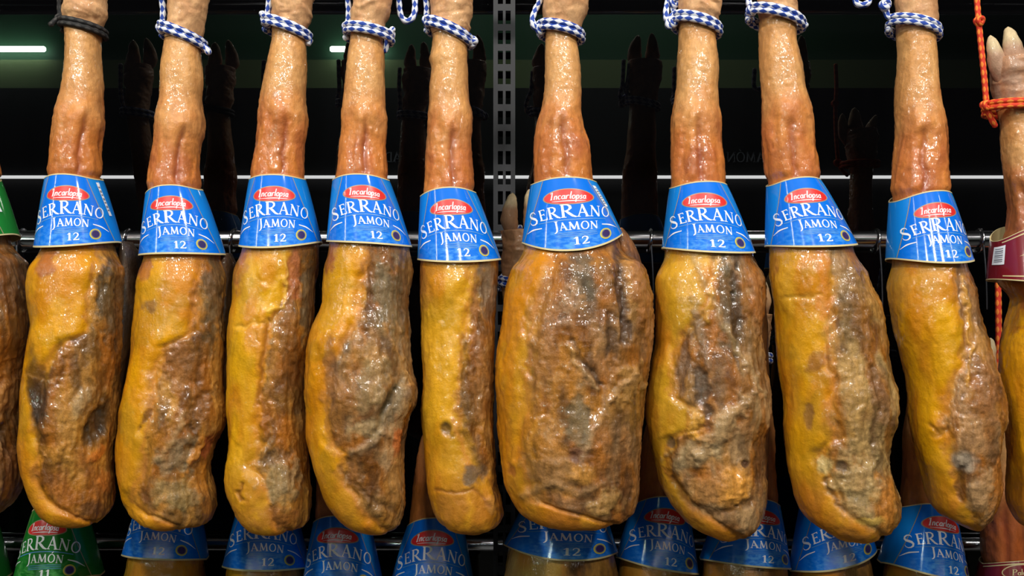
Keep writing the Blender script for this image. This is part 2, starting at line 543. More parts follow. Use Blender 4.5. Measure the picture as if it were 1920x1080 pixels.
def ln(x0, y0, x1, y1, w, n=4):
    return [(x0 + (x1 - x0) * t, y0 + (y1 - y0) * t, w) for t in np.linspace(0, 1, n)]


G = {}
G['S'] = (0.72, [[(.66, .74, .03), (.64, .86, .06), (.52, .96, .08), (.36, .98, .10), (.18, .90, .13), (.12, .76, .15), (.2, .62, .17), (.38, .51, .19), (.55, .40, .18),
                  (.63, .26, .15), (.56, .10, .12), (.38, .02, .09), (.2, .03, .07), (.06, .12, .06), (.03, .26, .03)]])
G['E'] = (0.70, [ln(.16, 0, .16, 1, .16), ln(.02, .97, .6, .97, .07), ln(.16, .53, .5, .53, .07), ln(.02, .03, .66, .03, .07), ln(.6, 1, .6, .82, .06), ln(.5, .62, .5, .43, .05), ln(.65, 0, .67, .22, .06)])
G['R'] = (0.82, [ln(.16, 0, .16, 1, .16), [(.02, .97, .06), (.3, .975, .07), (.48, .95, .10), (.6, .84, .15), (.6, .70, .15), (.5, .56, .10), (.34, .50, .06), (.16, .49, .06)],
                 [(.34, .5, .14), (.5, .3, .16), (.66, .1, .15), (.84, .0, .08)], ln(.02, .025, .32, .025, .05)])
G['A'] = (0.84, [ln(.1, 0, .40, 1, .07, 5), ln(.38, 1.02, .72, 0, .16, 5), ln(.2, .34, .58, .34, .06), ln(-.02, .025, .24, .025, .05), ln(.56, .025, .88, .025, .05)])
G['N'] = (0.88, [ln(.12, 0, .12, .98, .07, 5), ln(.1, .98, .74, .02, .16, 6), ln(.76, 0, .76, 1, .07, 5), ln(-.02, .97, .16, .97, .05), ln(0, .025, .25, .025, .05), ln(.62, .975, .9, .975, .05)])
G['O'] = (0.92, [el(.44, .5, .36, .47, 0, 360, 29, .06, .13)])
G['U'] = (0.84, [[(.14, 1, .14), (.14, .4, .14), (.2, .12, .12), (.42, .02, .08), (.62, .12, .07), (.68, .4, .07), (.68, 1, .07)], ln(0, .975, .3, .975, .05), ln(.55, .975, .82, .975, .05)])
G['J'] = (0.42, [[(.24, 1, .15), (.24, .6, .15), (.24, .2, .15), (.2, -.05, .13), (.08, -.22, .09), (-.06, -.28, .05)], ln(.08, .975, .4, .975, .05)])
G['M'] = (1.06, [ln(.14, 0, .2, 1, .07, 5), ln(.18, 1, .5, .1, .16, 5), ln(.5, .08, .82, 1, .07, 5), ln(.82, 1, .88, 0, .15, 5), ln(.0, .025, .28, .025, .05), ln(.74, .025, 1.02, .025, .05)])
G['Ó'] = (0.92, G['O'][1] + [[(.42, 1.1, .10), (.62, 1.3, .06)]])
G['1'] = (0.5, [ln(.28, 0, .28, 1, .17), [(.06, .78, .05), (.18, .88, .07), (.3, .98, .08)], ln(.08, .025, .48, .025, .05)])
G['2'] = (0.68, [[(.08, .72, .06), (.14, .9, .09), (.32, .98, .09), (.5, .88, .14), (.54, .7, .16), (.44, .46, .14), (.26, .24, .1), (.08, .04, .07)], ln(.06, .05, .6, .05, .11), ln(.6, .0, .62, .2, .06)])
G['P'] = (0.66, [ln(.16, 0, .16, 1, .15), [(.02, .97, .06), (.3, .975, .07), (.48, .93, .10), (.58, .78, .15), (.5, .58, .12), (.34, .5, .07), (.16, .49, .06)], ln(.02, .025, .32, .025, .05)])
G['C'] = (0.86, [el(.46, .5, .38, .47, 42, 318, 23, .06, .13)])
G['D'] = (0.86, [ln(.14, 0, .14, 1, .14), el(.2, .5, .54, .47, 88, -88, 19, .06, .13)])
# lower-case script
G['I'] = (0.45, [[(-.02, .78, .05), (.04, .95, .09), (.2, .98, .13), (.2, .5, .16), (.19, .1, .15), (.19, .0, .13)], ln(.06, .02, .32, .02, .07)])
G['n'] = (0.46, [ln(.08, 0, .08, .5, .13), [(.08, .34, .08), (.2, .5, .10), (.32, .46, .13), (.34, .25, .13), (.34, 0, .12)]])
G['c'] = (0.38, [[(.32, .42, .09), (.2, .51, .09), (.08, .42, .12), (.05, .25, .13), (.1, .06, .11), (.22, 0, .09), (.34, .08, .06)]])
G['a'] = (0.44, [el(.2, .25, .14, .23, 20, 380, 17, .09, .12), [(.34, .5, .12), (.34, .2, .12), (.38, .0, .1), (.46, .04, .05)]])
G['r'] = (0.34, [ln(.08, 0, .08, .5, .13), [(.08, .34, .08), (.18, .5, .09), (.3, .48, .12)]])
G['l'] = (0.22, [[(.08, 1.0, .12), (.08, .5, .13), (.09, .1, .12), (.18, .0, .06)]])
G['o'] = (0.42, [el(.2, .25, .15, .24, 0, 360, 19, .09, .13)])
G['p'] = (0.44, [ln(.08, -.42, .08, .5, .13, 6), el(.2, .25, .15, .24, 150, -150, 17, .09, .13)])
G['s'] = (0.34, [[(.28, .42, .07), (.18, .5, .09), (.07, .42, .11), (.12, .29, .12), (.24, .18, .12), (.26, .06, .10), (.14, .0, .09), (.02, .08, .06)]])
G['e'] = (0.40, [[(.06, .26, .07), (.3, .3, .07), (.28, .44, .09), (.18, .51, .09), (.07, .4, .12), (.05, .22, .13), (.12, .04, .11), (.24, .0, .09), (.34, .1, .06)]])
G['t'] = (0.30, [[(.1, .8, .10), (.1, .4, .13), (.11, .08, .12), (.22, .0, .08), (.28, .08, .05)], ln(.0, .5, .26, .5, .08)])


def ribbon(st):
    P = np.array([(a, b) for a, b, w in st]); w = np.array([q[2] for q in st])
    T = np.gradient(P, axis=0); T /= np.linalg.norm(T, axis=1)[:, None] + 1e-9
    Nn = np.stack([-T[:, 1], T[:, 0]], 1)
    return np.stack([P + Nn * w[:, None] / 2, P - Nn * w[:, None] / 2], 1)    # (n,2,2)


# pale lettering along the dark shelf opposite (seen only as a faint mirror image)
dl = D + 2 * WALL_Y - OPP_Y - 0.006
for word_, pxs, ht_ in (('JAMÓN', 1442, 19), ('CURADO', 801, 19)):
    mb = MB()
    x_ = (pxs - 960) / F * dl
    for ch in word_:
        adv, sts = G[ch]
        hh = ht_ / F * dl
        for st in sts:
            rb = ribbon(st)
            q = np.zeros(rb.shape[:2] + (3,))
            q[..., 0] = x_ - rb[..., 0] * hh
            q[..., 1] = OPP_Y + 0.006
            q[..., 2] = Z0 + (540 - 304) / F * dl + rb[..., 1] * hh
            mb.grid(q, 0)
        x_ -= adv * hh * 1.02
    o = mb.build('shelf_lettering', M['grey_print'], smooth=False)
    tag(o, 'pale shelf word reading %s, mirrored faintly in the black panel' % word_, 'lettering', 'words along the opposite shelf')

# ------------------------------------------------------------------ one ham
def hd_of(hw, K):
    return np.maximum(hw, 1e-6) ** 0.6 * K ** 0.4


class Sleeve:
    """a card sleeve round the leg; (a, b): a = -1..1 across the front, b = 0 top .. 1 bottom"""
    def __init__(s, d, y0, tanf):
        s.d, s.y0 = d, y0
        s.tilt, s.yrope = 0.0, 0.0
        (s.xl0, s.yl0), (s.xr0, s.yr0), (s.xl1, s.yl1), (s.xr1, s.yr1) = d['c']
        s.ym0, s.ym1 = d['m']
        s.tanf = tanf
        s.rot = d.get('rot', 0.0)

    def yc(s, b):
        py = s.ym0 + (s.ym1 - s.ym0) * b
        return s.y0 - s.tilt * np.maximum(py - s.yrope, 0) * (D + s.y0) / F

    def edge(s, b):
        k = (D + s.yc(b)) / F
        e = b ** d_pow
        xl = s.xl0 + (s.xl1 - s.xl0) * e; xr = s.xr0 + (s.xr1 - s.xr0) * e
        cx = (xl + xr) / 2; hw = (xr - xl) / 2 * k
        K = 0.034 + (0.060 - 0.034) * b
        hd = hd_of(hw, K) + 0.003
        hw = np.sqrt(np.maximum(hw ** 2 - (hd * s.tanf) ** 2, (0.7 * hw) ** 2))
        return (cx - 960) * k, hw, hd

    def ypx(s, q, b):
        """q = -1 left .. 1 right"""
        def para(l, m, r, q):
            return m + (r - l) / 2 * q + ((l + r) / 2 - m) * q * q
        t = para(s.yl0, s.ym0, s.yr0, q); u = para(s.yl1, s.ym1, s.yr1, q)
        return t + (u - t) * b

    def pt(s, th, b, off=0.0):
        """th: 0 = front, -pi/2 left, pi/2 right"""
        th = np.asarray(th, float); b = np.asarray(b, float)
        cx, hw, hd = s.edge(np.clip(b, 0, 1))
        sn, cs = np.sin(th), np.cos(th)
        e = 0.92
        x = cx + (hw + off) * np.sign(sn) * np.abs(sn) ** e
        yc = s.yc(np.clip(b, 0, 1))
        y = yc - (hd + off) * np.sign(cs) * np.abs(cs) ** e
        q = np.sin(th)
        py = s.ypx(q, b)
        py_side = s.ypx(np.sign(sn) * 1.0 * np.abs(sn), b)
        yy = np.where(cs > 0, y, yc)
        py = np.where(cs > 0, py, py_side)
        z = Z0 - (py - 540) / F * (D + yy)
        return np.stack([x, y, z], -1)

    def lay(s, X, Y, off):
        """layout units: X -75..75, Y 0..135 on the front panel"""
        a = np.asarray(X, float) / 75.0 + s.rot
        return s.pt(np.clip(a * 1.22, -3, 3), np.asarray(Y, float) / 135.0, off)


d_pow = 0.9


def build_sleeve(s, parent, kind, number, sticker):
    mb = MB()
    nu, nv = 120, 15
    th = np.linspace(-np.pi, np.pi, nu, endpoint=False)
    b = np.linspace(0, 1, nv)
    TH, Bv = np.meshgrid(th, b, indexing='ij')
    uv = np.stack([(TH / 1.22) - s.rot, Bv], -1)
    O = s.pt(TH, Bv, 0.0); I = s.pt(TH, Bv, -0.0011)
    mb.grid(O, 0, uv, closed_u=True, flip=True)
    mb.grid(I, 1, uv, closed_u=True)
    for j, fl in ((0, False), (nv - 1, True)):
        rim = np.stack([O[:, j], I[:, j]], 1)
        mb.grid(rim, 1, None, closed_u=True, flip=fl)
    # thin uncut cream borders
    for b0, b1 in ((0.0, 0.016), (0.975, 1.0)):
        T2, B2 = np.meshgrid(th, np.array([b0, b1]), indexing='ij')
        mb.grid(s.pt(T2, B2, 0.00025), 1, None, closed_u=True, flip=True)
    mats = [M[kind], M['cream'], M['white'], M['red'], M['gold'], M['pale'], M['yellow'], M['purple'], M['grey_print']]

    def strip(P2, mi, off):           # P2 (n,2,2) layout
        mb.grid(s.lay(P2[..., 0], P2[..., 1], off), mi)

    def dense(path, w, mi, off, n=24):
        P = np.array(path, float)
        P = catmull(np.c_[P, np.zeros(len(P))], max(1.0, np.linalg.norm(np.diff(P, axis=0), axis=1).sum() / n))[:, :2]
        ws = np.interp(np.linspace(0, 1, len(P)), np.linspace(0, 1, len(np.atleast_1d(w))), np.atleast_1d(w)) if np.ndim(w) else np.full(len(P), w)
        strip(ribbon([(p[0], p[1], q) for p, q in zip(P, ws)]), mi, off)

    def glyph(ch, X, Y, h, ang, mi, off, slant=0.0, wx=1.0, bold=1.0):
        adv, sts = G[ch]
        for st in sts:
            rb = ribbon([(a, b_, w * bold) for a, b_, w in st])
            gx = (rb[..., 0] + slant * rb[..., 1]) * h * wx
            gy = rb[..., 1] * h
            c, sn = math.cos(ang), math.sin(ang)
            strip(np.stack([X + gx * c + gy * sn, Y + gx * sn - gy * c], -1), mi, off)

    def disc(X, Y, rx, ry, mi, off, n=40, ang=0.0, bend=0.0, inner=0.0):
        t = np.linspace(0, 2 * np.pi, n + 1)
        rad = np.linspace(inner, 1, 7)
        Tt, Rr = np.meshgrid(t, rad, indexing='ij')
        x, y = rx * Rr * np.cos(Tt), ry * Rr * np.sin(Tt)
        y = y + bend * x * x
        c, sn = math.cos(ang), math.sin(ang)
        mb.grid(s.lay(X + x * c - y * sn, Y + x * sn + y * c, off), mi)

    if kind in ('blue', 'green'):
        # slanted panel rules
        for sg in (-1, 1):
            dense([(sg * 42, 3), (sg * 59.5, 66), (sg * 77, 131)], 1.6, 4, 0.0002)
        # oval emblem with script
        disc(1, 36, 41, 14.5, 4, 0.0002, bend=0.0016)
        disc(1, 36, 38.5, 13, 3, 0.0004, bend=0.0016)
        word = 'Incarlopsa'
        h = 13.5
        sl = 0.25
        tot = sum(G[c][0] for c in word) * h
        x = -tot / 2 - 1
        for ch in word:
            xm = x + 3
            glyph(ch, x, 40.5 + 0.0016 * xm * xm, h, 0.0032 * xm, 2, 0.0006, slant=sl)
            x += G[ch][0] * h
        dense([(-24, 44.6), (0, 44), (24, 45)], [0.4, 1.6, 0.5], 2, 0.0006)
        # arched name
        word = 'SERRANO'
        hs = [27, 21, 22, 24, 22.5, 21.5, 23]
        wd = [G[c][0] * hh * 0.98 for c, hh in zip(word, hs)]
        wd = [w_ * 0.93 for w_ in wd]
        gap = (124 - sum(wd)) / 6
        x = -62
        for ch, hh, w_ in zip(word, hs, wd):
            xm = x + w_ / 2 - 2
            ang = 0.0072 * xm
            ang = max(-0.42, min(0.46, ang))
            yb_ = 74 + 0.0036 * xm * xm + (5 if ch == 'S' else 0)
            glyph(ch, xm + 2 - w_ / 2 * math.cos(ang), yb_ - w_ / 2 * math.sin(ang), hh, ang, 2, 0.0003, wx=0.91, bold=1.0)
            x += w_ + gap
        dense([(-46, 87), (-20, 80), (2, 78), (26, 80), (50, 86)], 1.5, 5, 0.00025)
        word = 'JAMÓN' if kind == 'green' else 'JAMON'
        hs = [17, 14, 14.5, 15, 14.5]
        x = -21
        for ch, hh in zip(word, hs):
            xm = x + 4
            glyph(ch, x, 97 + 0.0040 * (xm - 2) ** 2, hh, 0.006 * (xm - 2), 2, 0.0003, wx=0.84, bold=1.1)
            x += G[ch][0] * hh * 0.84 + 0.5
        for k_ in range(3):
            dense([(-18, 103 + k_ * 3.2), (6, 101.5 + k_ * 3.2), (30, 103.5 + k_ * 3.2)], 0.9, 5, 0.00025)
        x = -1
        for ch in number:
            glyph(ch, x, 124, 14, 0.02, 2, 0.0003, bold=1.1)
            x += G[ch][0] * 14 + 1.5
        dense([(-70, 112), (-56, 101), (-40, 95)], [0.6, 2.8, 1.6], 2, 0.0003)
        dense([(40, 95), (54, 101), (68, 112)], [1.6, 2.8, 0.6], 2, 0.0003)
        disc(42, 115, 9.6, 10.6, 6, 0.0003)
        disc(42, 115, 7.6, 8.6, 8, 0.00042)
        disc(42, 115, 6.2, 7.0, 7, 0.00054)
    else:
        dense([(-100, 11), (0, 9), (100, 11)], 3.5, 1, 0.0003, 50)
        dense([(-100, 122), (0, 120), (100, 122)], 3.5, 1, 0.0003, 50)
        disc(0, 34, 46, 24, 1, 0.00025)
        disc(0, 34, 43, 21, 0, 0.0004)
        x = -24
        for ch in 'Paleta':
            glyph(ch, x, 44, 19, 0.0, 1, 0.0006, slant=0.15)
            x += G[ch][0] * 19
        x = -30
        for ch in 'MAR':
            glyph(ch, x, 92, 30, 0.0, 1, 0.0003, bold=1.5)
            x += G[ch][0] * 30 + 1
        dense([(-70, 66), (-52, 62), (-36, 68)], [0.5, 4, 0.5], 1, 0.0003)
        dense([(70, 66), (52, 62), (36, 68)], [0.5, 4, 0.5], 1, 0.0003)
    o = mb.build('card_sleeve', mats, parent)
    o['label'] = {'blue': 'glossy blue card sleeve with white lettering and red oval', 'green': 'glossy green card sleeve with white lettering',
                  'maroon': 'maroon card sleeve with cream borders'}[kind]
    if sticker:
        st = MB()
        X0, X1, Y0, Y1, sk = sticker
        u = np.linspace(0, 1, 8); v = np.linspace(0, 1, 10)
        U, V = np.meshgrid(u, v, indexing='ij')
        st.grid(s.lay(X0 + (X1 - X0) * U + sk * V, Y0 + (Y1 - Y0) * V, 0.0009), 0)
        for q in range(7):
            vv = 0.12 + q * 0.115
            U2, V2 = np.meshgrid(np.linspace(0.15, 0.85, 6), np.array([vv, vv + 0.045 + 0.02 * (q % 2)]), indexing='ij')
            st.grid(s.lay(X0 + (X1 - X0) * U2 + sk * V2, Y0 + (Y1 - Y0) * V2, 0.0011), 1)
        so = st.build('barcode_sticker', [M['white'], M['grey_print']], o)
        so['label'] = 'white barcode sticker'
    return o


FAT, FAT2, OLIVE = (216, 150, 12), (194, 116, 14), (168, 126, 20)
BROWN, DARK, TAN, GREY = (150, 90, 26), (62, 38, 18), (178, 126, 54), (112, 90, 54)


def build_ham(d):
    y0 = d.get('y', 0.0)
    k = (D + y0) / F
    prof = d['prof']
    seed = d['seed']
    hi = d.get('hi', True)
    ys = [p[0] for p in prof]
    cxs = [(p[1] + p[2]) / 2 for p in prof]
    hws = [max((p[2] - p[1]) / 2, 0.0) for p in prof]
    cxm = np.mean([c for c in cxs])
    tanf = abs((cxm - 960) / F)
    sl = Sleeve(d['sleeve'], y0, tanf)
    sl.tilt, sl.yrope = d.get('tilt', 0.1), d['rope_y']
    ycf = lambda py: y0 - sl.tilt * np.maximum(py - sl.yrope, 0) * k
    ysl0 = (sl.yl0 + 2 * sl.ym0 + sl.yr0) / 4
    ysl1 = (sl.yl1 + 2 * sl.ym1 + sl.yr1) / 4
    ymid = (ysl0 + ysl1) / 2
    ytop, ybot = ys[0], ys[-1]
    yrope = d['rope_y']
    top = W(np.interp(yrope, ys, cxs), yrope, y0)
    root = thing('cured_ham', tuple(top), d['label'], 'ham', d['group'])

    def section(yrows, nseg):
        yc = ycf(yrows)
        kr = (D + yc) / F
        cx = (spline(ys, cxs, yrows) - 960) * kr
        hw = np.sqrt(np.maximum(spline(ys, np.array(hws) ** 2, yrows), 0)) * kr
        bq = (yrows - ysl0) / (ysl1 - ysl0)
        K = np.where(bq < 0, 0.034, np.where(bq < 1, 0.034 + 0.026 * bq, 0.060 + 0.014 * sst(0, 1, (yrows - ysl1) / 220)))
        ins = sst(-0.10, 0.05, bq) * (1 - sst(0.99, 1.42, bq))
        if True:
            scx, shw, _ = sl.edge(np.clip(bq, 0, 1))
            lim = shw * 0.965
            hw = np.where(ins > 0, hw * (1 - ins) + np.minimum(hw, lim) * ins, hw)
            cin = ins * (bq < 1.0) + ins * (bq >= 1.0)
            cx = cx * (1 - cin) + scx * cin
        hd = hd_of(hw, K)
        hwc = np.sqrt(np.maximum(hw ** 2 - (hd * tanf) ** 2, (0.72 * hw) ** 2))
        z = Z0 - (yrows - 540) * kr
        th = np.linspace(0, 2 * np.pi, nseg, endpoint=False) + np.pi / 2      # start at the back
        c, s_ = np.cos(th), np.sin(th)
        e = 0.93
        X = cx[:, None] + hwc[:, None] * (np.sign(c) * np.abs(c) ** e)[None]
        Y = yc[:, None] + hd[:, None] * (np.sign(s_) * np.abs(s_) ** e)[None]
        Zz = np.repeat(z[:, None], nseg, 1)
        P = np.stack([X, Y, Zz], -1)
        return P, ins, hd, hwc

    def normals(P):
        du = np.roll(P, -1, 1) - np.roll(P, 1, 1)
        dv = np.gradient(P, axis=0)
        n = np.cross(dv, du)
        n /= np.linalg.norm(n, axis=-1)[..., None] + 1e-12
        return n

    def faces(nr, ns, cap_end=None):
        i, j = np.meshgrid(np.arange(nr - 1), np.arange(ns), indexing='ij')
        j2 = (j + 1) % ns
        return np.stack([i * ns + j, (i + 1) * ns + j, (i + 1) * ns + j2, i * ns + j2], -1).reshape(-1, 4)

    def project(P):
        q = P.reshape(-1, 3)
        return 960 + F * q[:, 0] / (D + q[:, 1]), 540 - F * (q[:, 2] - Z0) / (D + q[:, 1])

    # ---------------- body
    ns = 230 if hi else 120
    nr = 270 if hi else 110
    t = np.linspace(0, 1, nr)
    yr = ymid + (ybot - ymid) * (t * 0.86 + 0.14 * (1 - (1 - t) ** 3))
    P, ins, hd, hwc = section(yr, ns)
    Nn = normals(P)
    flat = P.reshape(-1, 3); nf = Nn.reshape(-1, 3)
    px, py = project(P)
    fr = sst(0.35, -0.35, nf[:, 1])
    loc = flat - np.array(top)
    so = seed * 3.7
    warp = np.stack([fbm(loc * 30 + so, 3, seed), fbm(loc * 30 + so + 40, 3, seed + 1), fbm(loc * 30 + so + 80, 3, seed + 2)], -1)
    wl = loc + warp * 0.006
    bx = d['bound']
    xb = spline([q[0] for q in bx], [q[1] for q in bx], py)
    dm = px - xb + 9 * fbm(loc * 55 + so, 3, seed + 5) + 4 * fbm(loc * 160 + so, 2, seed + 6)
    # where the far side of the ham shows: meat on the right, fat on the left, rind at the back
    sf = d.get('soft', 17)
    meat = sst(-sf, sf, dm + sf * 0.5 * fbm(wl * np.array([1, 1, .3]) * 70 + so, 3, seed + 7))
    dg = px - xb + 9 * fbm(loc * 40 + so, 2, seed + 5)
    vert = wl * np.array([1, 1, 0.22])
    fib = ridge(vert * 95 + so, 3, seed + 8)
    lump = fbm(wl * np.array([1, 1, 0.33]) * 30 + so, 3, seed + 9)
    low = fbm(loc * 11 + so, 2, seed + 12)
    fine = fbm(wl * 130 + so, 3, seed + 14)
    disp = 0.0030 * low + meat * (0.0026 * lump + 0.0022 * fib + 0.0008 * fine) + (1 - meat) * (0.0012 * fbm(loc * np.array([1, 1, .5]) * 40 + so, 3, seed + 15) + 0.0003 * fine)
    disp += (1 - meat) * 0.0011 * fbm(loc * np.array([1, 1, .65]) * 80 + so, 3, seed + 17) * sst(-0.35, 0.35, fbm(loc * np.array([1, 1, .5]) * 16 + so, 2, seed + 18))
    disp -= 0.0026 * np.exp(-(dg / 10.0) ** 2) * fr
    disp += 0.0018 * sst(0, 30, -dg) * fr
    # ---------------- albedo
    def L(c): return s2l(c)[None]
    q1 = sst(-0.5, 0.5, fbm(wl * np.array([1, 1, .4]) * 38 + so, 4, seed + 20))[:, None]
    q2 = sst(-0.15, 0.6, fbm(wl * np.array([1, 1, .3]) * 60 + so + 9, 4, seed + 21))[:, None]
    q3 = sst(0.0, 0.7, fbm(wl * np.array([1, 1, .45]) * 30 + so + 30, 4, seed + 22))[:, None]
    q4 = sst(-0.4, 0.5, fbm(loc * np.array([1, 1, .5]) * 26 + so + 50, 3, seed + 23))[:, None]
    q5 = sst(0.05, 0.6, fbm(wl * 22 + so + 70, 3, seed + 24))[:, None]
    mc = L(BROWN) * (1 - q1) + L(d.get('tan', TAN)) * q1
    mc = mc * (1 - 0.5 * q5) + L((176, 120, 40)) * 0.5 * q5
    mc = mc * (1 - 0.4 * q3) + L(GREY) * 0.4 * q3
    mc = mc * (1 - 0.6 * q2) + L(DARK) * 0.6 * q2
    fc = L(d.get('fat', FAT)) * (1 - 0.7 * q4) + L(FAT2) * 0.7 * q4
    fc = fc * (1 - 0.45 * q5) + L(OLIVE) * 0.45 * q5
    # browner mottling creeping over the lower fat rim
    rim = (sst(ybot - 170, ybot - 30, py) * d.get('rim', 0.8))[:, None]
    rq = rim * (0.35 + 0.65 * q1)
    fc = fc * (1 - rq) + L((172, 104, 28)) * rq
    mm = meat[:, None]
    col = fc * (1 - mm) + mc * mm
    # the edge of the fat: a thin lighter or redder line
    eg = (np.exp(-((dm + 4) / 5.0) ** 2) * 0.5)[:, None]
    col = col * (1 - eg) + L((188, 118, 48)) * eg
    for sp in d.get('spots', []):
        cx_, cy_, rx, ry, rot, c, st = sp[:7]
        dent = sp[7] if len(sp) > 7 else 0.0
        a = R(rot)
        ex, ey = px - cx_, py - cy_
        u = (ex * math.cos(a) + ey * math.sin(a)) / rx
        v = (-ex * math.sin(a) + ey * math.cos(a)) / ry
        rr = np.sqrt(u * u + v * v) + (0.2 if st >= 0.95 else 0.5) * fbm(loc * 85 + so + cx_, 4, seed + 33)
        mk = sst(1.2, 0.6, rr) * fr
        mkw = sst(1.3, 0.2, rr) * fr
        s_ = (mk * st * (0.8 + 0.2 * q1[:, 0]))[:, None]
        col = col * (1 - s_) + L(c) * s_
        disp += dent * mkw * 0.001
    for cr in d.get('cracks', []):         # creases: polyline in the surface, width, depth mm, colour
        pts, w_, dep, c, st = cr
        best = np.full(len(px), 1e9)
        jx = px + 5 * fbm(loc * 90 + so, 2, seed + 41); jy = py + 5 * fbm(loc * 90 + so + 7, 2, seed + 42)
        for (ax, ay), (bx_, by_) in zip(pts[:-1], pts[1:]):
            dx, dy = bx_ - ax, by_ - ay
            tt = np.clip(((jx - ax) * dx + (jy - ay) * dy) / (dx * dx + dy * dy), 0, 1)
            best = np.minimum(best, np.hypot(jx - ax - tt * dx, jy - ay - tt * dy))
        mk = np.exp(-(best / w_) ** 2) * fr
        disp += dep * 0.001 * mk
        s_ = (mk * st)[:, None]
        col = col * (1 - s_) + L(c) * s_
    hpx = (py - ysl1) / (ybot - ysl1)
    wetv = np.clip((1 - 0.7 * sst(0.6, 0.95, hpx)) * (1 - 0.35 * meat) + 0.35 * fbm(loc * 30 + so, 3, seed + 90), 0.05, 1)
    insf = np.repeat(ins, ns)
    tipf = np.repeat(np.clip(hwc / 0.03, 0, 1), ns)
    disp = disp * tipf * (1 - insf) - 0.001 * insf
    back = sst(0.2, 0.7, nf[:, 1])[:, None]
    col = col * (1 - back) + (L((150, 88, 40)) * (0.8 + 0.2 * q1)) * back
    V = flat + nf * disp[:, None]
    V = np.concatenate([V, [V[-ns:].mean(0) - np.array([0, 0, 0.0006])]])
    col = np.concatenate([col, col[-1:]])
    fc4 = faces(nr, ns)
    lastr = (nr - 1) * ns
    cap = np.array([[lastr + j, len(V) - 1, len(V) - 1, lastr + (j + 1) % ns] for j in range(ns)])
    fl = fc4.tolist() + [[lastr + j, len(V) - 1, lastr + (j + 1) % ns] for j in range(ns)]
    body = mesh_obj('ham_body', V, fl, M['meat'], root, None, None, np.concatenate([col, np.append(meat, meat[-1])[:, None]], 1), True, np.append(wetv, 0.2))

    # ---------------- shank
    ns2 = 110 if hi else 64
    nr2 = 170 if hi else 70
    yr = np.linspace(yrope, ymid, nr2)
    P, ins, hd, hwc = section(yr, ns2)
    Nn = normals(P); flat = P.reshape(-1, 3); nf = Nn.reshape(-1, 3); px, py = project(P)
    fr = sst(0.35, -0.35, nf[:, 1])
    loc = flat - np.array(top)
    w2 = loc + 0.006 * np.stack([fbm(loc * 30 + so, 3, seed + 3), fbm(loc * 30 + so + 9, 3, seed + 4), 0 * loc[:, 0]], -1)
    frac = (py - yrope) / (ysl0 - yrope)
    hock = np.exp(-((frac - 0.58) / 0.16) ** 2)
    low_ = sst(0.45, 0.75, frac)
    ten = ridge(w2 * np.array([1, 1, 0.16]) * 60 + so, 2, seed + 51)
    disp = 0.0013 * fbm(loc * np.array([1, 1, .5]) * 26 + so, 2, seed + 52) + 0.0013 * ten * low_ + 0.0007 * fbm(w2 * 60 + so, 2, seed + 53) * hock + 0.0004 * fbm(loc * 160, 2, seed)
    # tendon groove from the hock down to the sleeve
    gx = d.get('groove', 0.15)
    cxp = 960 + spline(ys, cxs, py) - 960; hwp = np.sqrt(spline(ys, np.array(hws) ** 2, py))
    g = (px - cxp) / hwp - gx + 0.1 * fbm(loc * 40 + so, 2, seed + 54)
    disp -= 0.0038 * np.exp(-(g / 0.12) ** 2) * sst(0.5, 0.7, frac) * fr
    disp += 0.0020 * np.exp(-((g + 0.35) / 0.2) ** 2) * sst(0.45, 0.65, frac) * fr
    # knuckle bump on the joint
    disp += 0.0050 * np.exp(-((g + 0.15) / 0.4) ** 2) * np.exp(-((frac - 0.56) / 0.08) ** 2) * fr
    q1 = sst(-0.5, 0.5, fbm(w2 * np.array([1, 1, .35]) * 45 + so, 4, seed + 55))[:, None]
    q2 = sst(0.0, 0.7, fbm(w2 * np.array([1, 1, .5]) * 50 + so + 20, 4, seed + 56))[:, None]
    up = L(d.get('skin', (208, 154, 94))) * (1 - 0.5 * q1) + L((190, 128, 68)) * 0.5 * q1
    lo = L(d.get('skin2', (204, 124, 56))) * (1 - 0.6 * q1) + L((184, 102, 58)) * 0.6 * q1
    kf = sst(0.22, 0.86, frac + 0.14 * fbm(loc * 28 + so, 3, seed + 57))[:, None]
    col = up * (1 - kf) + lo * kf
    col = col * (1 - 0.4 * q2 * kf) + L((140, 70, 44)) * 0.4 * q2 * kf
    rd = (np.exp(-(g / 0.14) ** 2) * sst(0.5, 0.7, frac) * 0.6 * fr)[:, None]
    col = col * (1 - rd) + L((128, 52, 36)) * rd
    for sp in d.get('shank_spots', []):
        cx_, cy_, rx, ry, rot, c, st = sp[:7]
        rr = np.hypot((px - cx_) / rx, (py - cy_) / ry) + 0.25 * fbm(loc * 75 + so, 3, seed + 33)
        s_ = (sst(1.2, 0.5, rr) * fr * st)[:, None]
        col = col * (1 - s_) + L(c) * s_
    insf = np.repeat(ins, ns2)
    disp = disp * (1 - insf)
    V = flat + nf * disp[:, None]
    mesh_obj('shank', V, faces(nr2, ns2), M['skin'], root, None, None, np.concatenate([col, np.full((len(col), 1), 0.3)], 1), True, np.clip(0.75 + 0.5 * fbm(loc * 24 + so, 3, seed + 91), 0.2, 1))

    # ---------------- trotter above the cord
    ns3, nr3 = 80, 60
    yr = np.linspace(ytop, yrope, nr3)
    P, ins, hd, hwc = section(yr, ns3)
    Nn = normals(P); flat = P.reshape(-1, 3); nf = Nn.reshape(-1, 3); px, py = project(P)
    loc = flat - np.array(top)
    w2 = loc + 0.006 * np.stack([fbm(loc * 40 + so, 3, seed + 3), fbm(loc * 40 + so + 9, 3, seed + 4), fbm(loc * 40 + 3, 2, seed)], -1)
    disp = 0.0022 * fbm(w2 * np.array([.6, .6, 1]) * 55 + so, 3, seed + 61) + 0.0012 * ridge(w2 * np.array([.4, .4, 1]) * 70 + so, 2, seed + 62)
